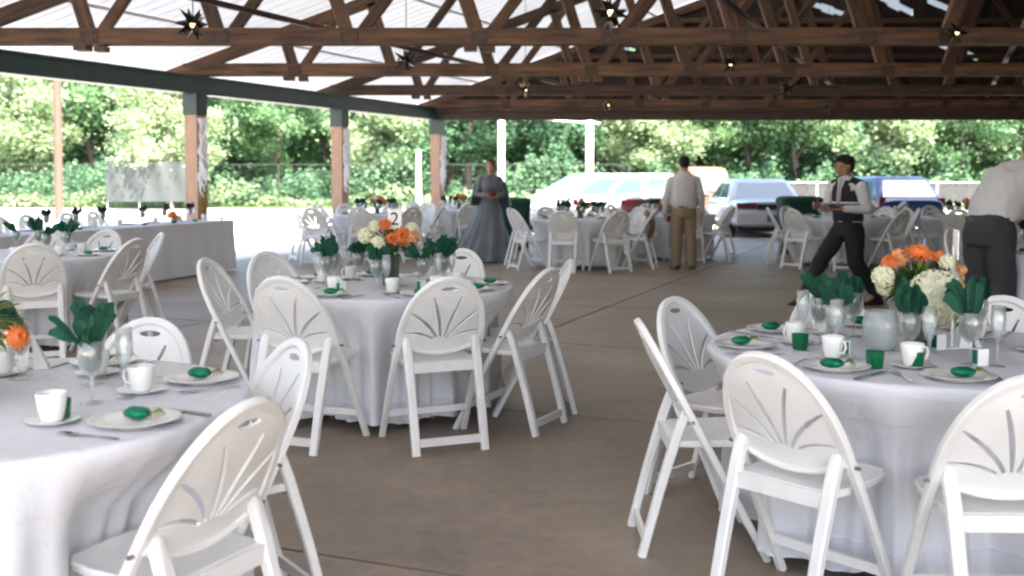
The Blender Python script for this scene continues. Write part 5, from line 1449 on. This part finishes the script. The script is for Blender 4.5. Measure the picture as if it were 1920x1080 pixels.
def trunk_mesh(seed, m, h=7.5, r0=.2):
    q = random.Random(seed); mb = MB()
    pts = [Vector((.12 * math.sin(i * .9 + seed), .1 * math.cos(i * 1.3 + seed), h * i / 8)) for i in range(9)]; pts[0] = Vector((0, 0, -.1))
    mb.tube(pts, [r0 * (1.35 if i == 0 else 1 - .09 * i) for i in range(9)], 10)
    for k in range(9):
        z = h * q.uniform(.28, .95); a = q.random() * 6.28; L = q.uniform(1.2, 2.8); b = Vector((0, 0, z))
        mb.tube([b, b + Vector((math.cos(a) * L * .5, math.sin(a) * L * .5, L * .35)), b + Vector((math.cos(a) * L, math.sin(a) * L, L * .55))], [r0 * .42, r0 * .25, r0 * .08], 6)
    return mb.mesh('trunk', m, True)
CR = [crown_mesh('crown', M['leafA'], 1, 17000, 2.8, 4.0, 5.0, .20), crown_mesh('crown', M['leafB'], 2, 16000, 2.7, 3.3, 4.6, .20), crown_mesh('crown', M['leafC'], 3, 17000, 3.0, 4.0, 5.0, .21, 40), crown_mesh('crown', M['leafA'], 4, 15000, 2.5, 4.4, 5.4, .18, 30)]
TK = [trunk_mesh(1, M['bark']), trunk_mesh(2, M['palebark']), trunk_mesh(3, M['bark'], 8.5, .24), trunk_mesh(4, M['bark'], 9, .16)]
KINDL = ['mid green leafy tree', 'pale sunlit leafy tree', 'deep green dense tree', 'slim mid green tree']
def tree(u, d, k, sc, txt, rz=None):
    X = (u - 960) / 2000 * d
    r = put('leafy_tree', None, loc=(X, d, 0), rot=(0, 0, rz if rz is not None else rnd.random() * 6.28), label=KINDL[k] + ', ' + txt, cat='tree', group='trees of the wood')
    r.scale = (sc, sc, sc); put('trunk', TK[k], r); put('crown', CR[k], r)
TR = [(30, 52, 1, 1.0), (170, 55, 0, 1.1), (318, 47, 1, .82), (300, 60, 2, 1.2), (440, 54, 2, 1.05), (525, 50.5, 3, 1.0), (610, 57, 0, 1.1), (720, 52, 1, .95), (800, 56, 0, 1.05), (880, 51.5, 2, .95), (960, 56, 0, 1.1), (1040, 53, 2, 1.0),
      (1130, 55, 1, 1.05), (1225, 52.5, 1, .95), (1310, 57, 2, 1.15), (1400, 54, 0, 1.0), (1490, 52, 0, .95), (1570, 56, 2, 1.1), (1640, 51.5, 1, .95), (1730, 55, 1, 1.1), (1800, 52, 0, 1.0), (1880, 54, 1, 1.05), (1960, 52, 0, 1.0),
      (-80, 54, 0, 1.05), (-200, 52, 2, 1.0), (2080, 55, 2, 1.1), (2200, 53, 1, 1.0), (100, 63, 2, 1.3), (560, 64, 2, 1.3), (1180, 65, 2, 1.35), (1690, 63, 2, 1.3), (840, 64, 2, 1.3)]
ANCH = [(110, 'utility pole'), (368, 'first pavilion post'), (520, 'gap right of the first post'), (638, 'second pavilion post'), (822, 'third pavilion post'), (940, 'lamp pole by the woman'), (1105, 'lamp pole by the minivan'), (1285, 'man in khaki'), (1450, 'silver sedan'), (1590, 'waiter'), (1670, 'blue wagon'), (1850, 'bending man')]
seen_l = set()
for i, (u, d, k, s_) in enumerate(TR):
    if u < 0: t = 'outside the left edge of the photo' + (', farther out' if u < -100 else '')
    elif u > 1925: t = 'outside the right edge of the photo' + ((', farther out' if u > 2100 else ', next out') if u > 2000 else '')
    else:
        a = min(ANCH, key=lambda z: abs(z[0] - u)); side = 'left of' if u < a[0] - 12 else ('right of' if u > a[0] + 12 else 'behind')
        t = ('' if d < 60 else 'deeper in, ') + side + ' the ' + a[1]
    l_ = KINDL[k] + ', ' + t
    if l_ in seen_l: t += ', farther back'
    seen_l.add(l_)
    tree(u, d, k, s_, t)
# undergrowth and the wood mass behind
def shrub_belt(name, m, seed, n, y0, y1, zmax, leaf, label):
    q = random.Random(seed); V = []; Fc = []
    for i in range(n):
        x = q.uniform(-40, 44); y = q.uniform(y0, y1); hgt = zmax * (.5 + .9 * noise.noise(Vector((x * .28, seed, 0))) + .5 * noise.noise(Vector((x * 1.1, seed, 5))) + .25 * noise.noise(Vector((x * 3.1, seed, y))))
        z = q.random() ** .8 * max(.3, hgt); p = Vector((x, y, z))
        l = leaf * q.uniform(.6, 1.4); a = Vector((q.gauss(0, 1), q.gauss(0, 1), q.gauss(0, .5))).normalized(); b = a.cross(Vector((q.gauss(0, 1), q.gauss(0, 1), q.gauss(0, 1)))).normalized()
        o = len(V); V += [p - a * l * .5, p + b * l * .34, p + a * l * .5, p - b * l * .34]; Fc.append((o, o + 1, o + 2, o + 3))
    me = bpy.data.meshes.new(name); me.from_pydata([tuple(v) for v in V], [], Fc); me.materials.append(m)
    put(name, me, label=label, cat='undergrowth', kind='stuff')
shrub_belt('undergrowth', M['leafC'], 5, 80000, 48.8, 56, 3.2, .22, 'bushy green undergrowth along the edge of the wood')
shrub_belt('bright_undergrowth', M['leafB'], 6, 14000, 48.2, 50, 1.1, .18, 'pale sunlit weeds in front of the wood')
shrub_belt('distant_wood', M['leafC'], 8, 130000, 68, 84, 17, .55, 'dense far wood behind the trees')
print('chairs', CHAIRS, 'objects', len(bpy.data.objects))
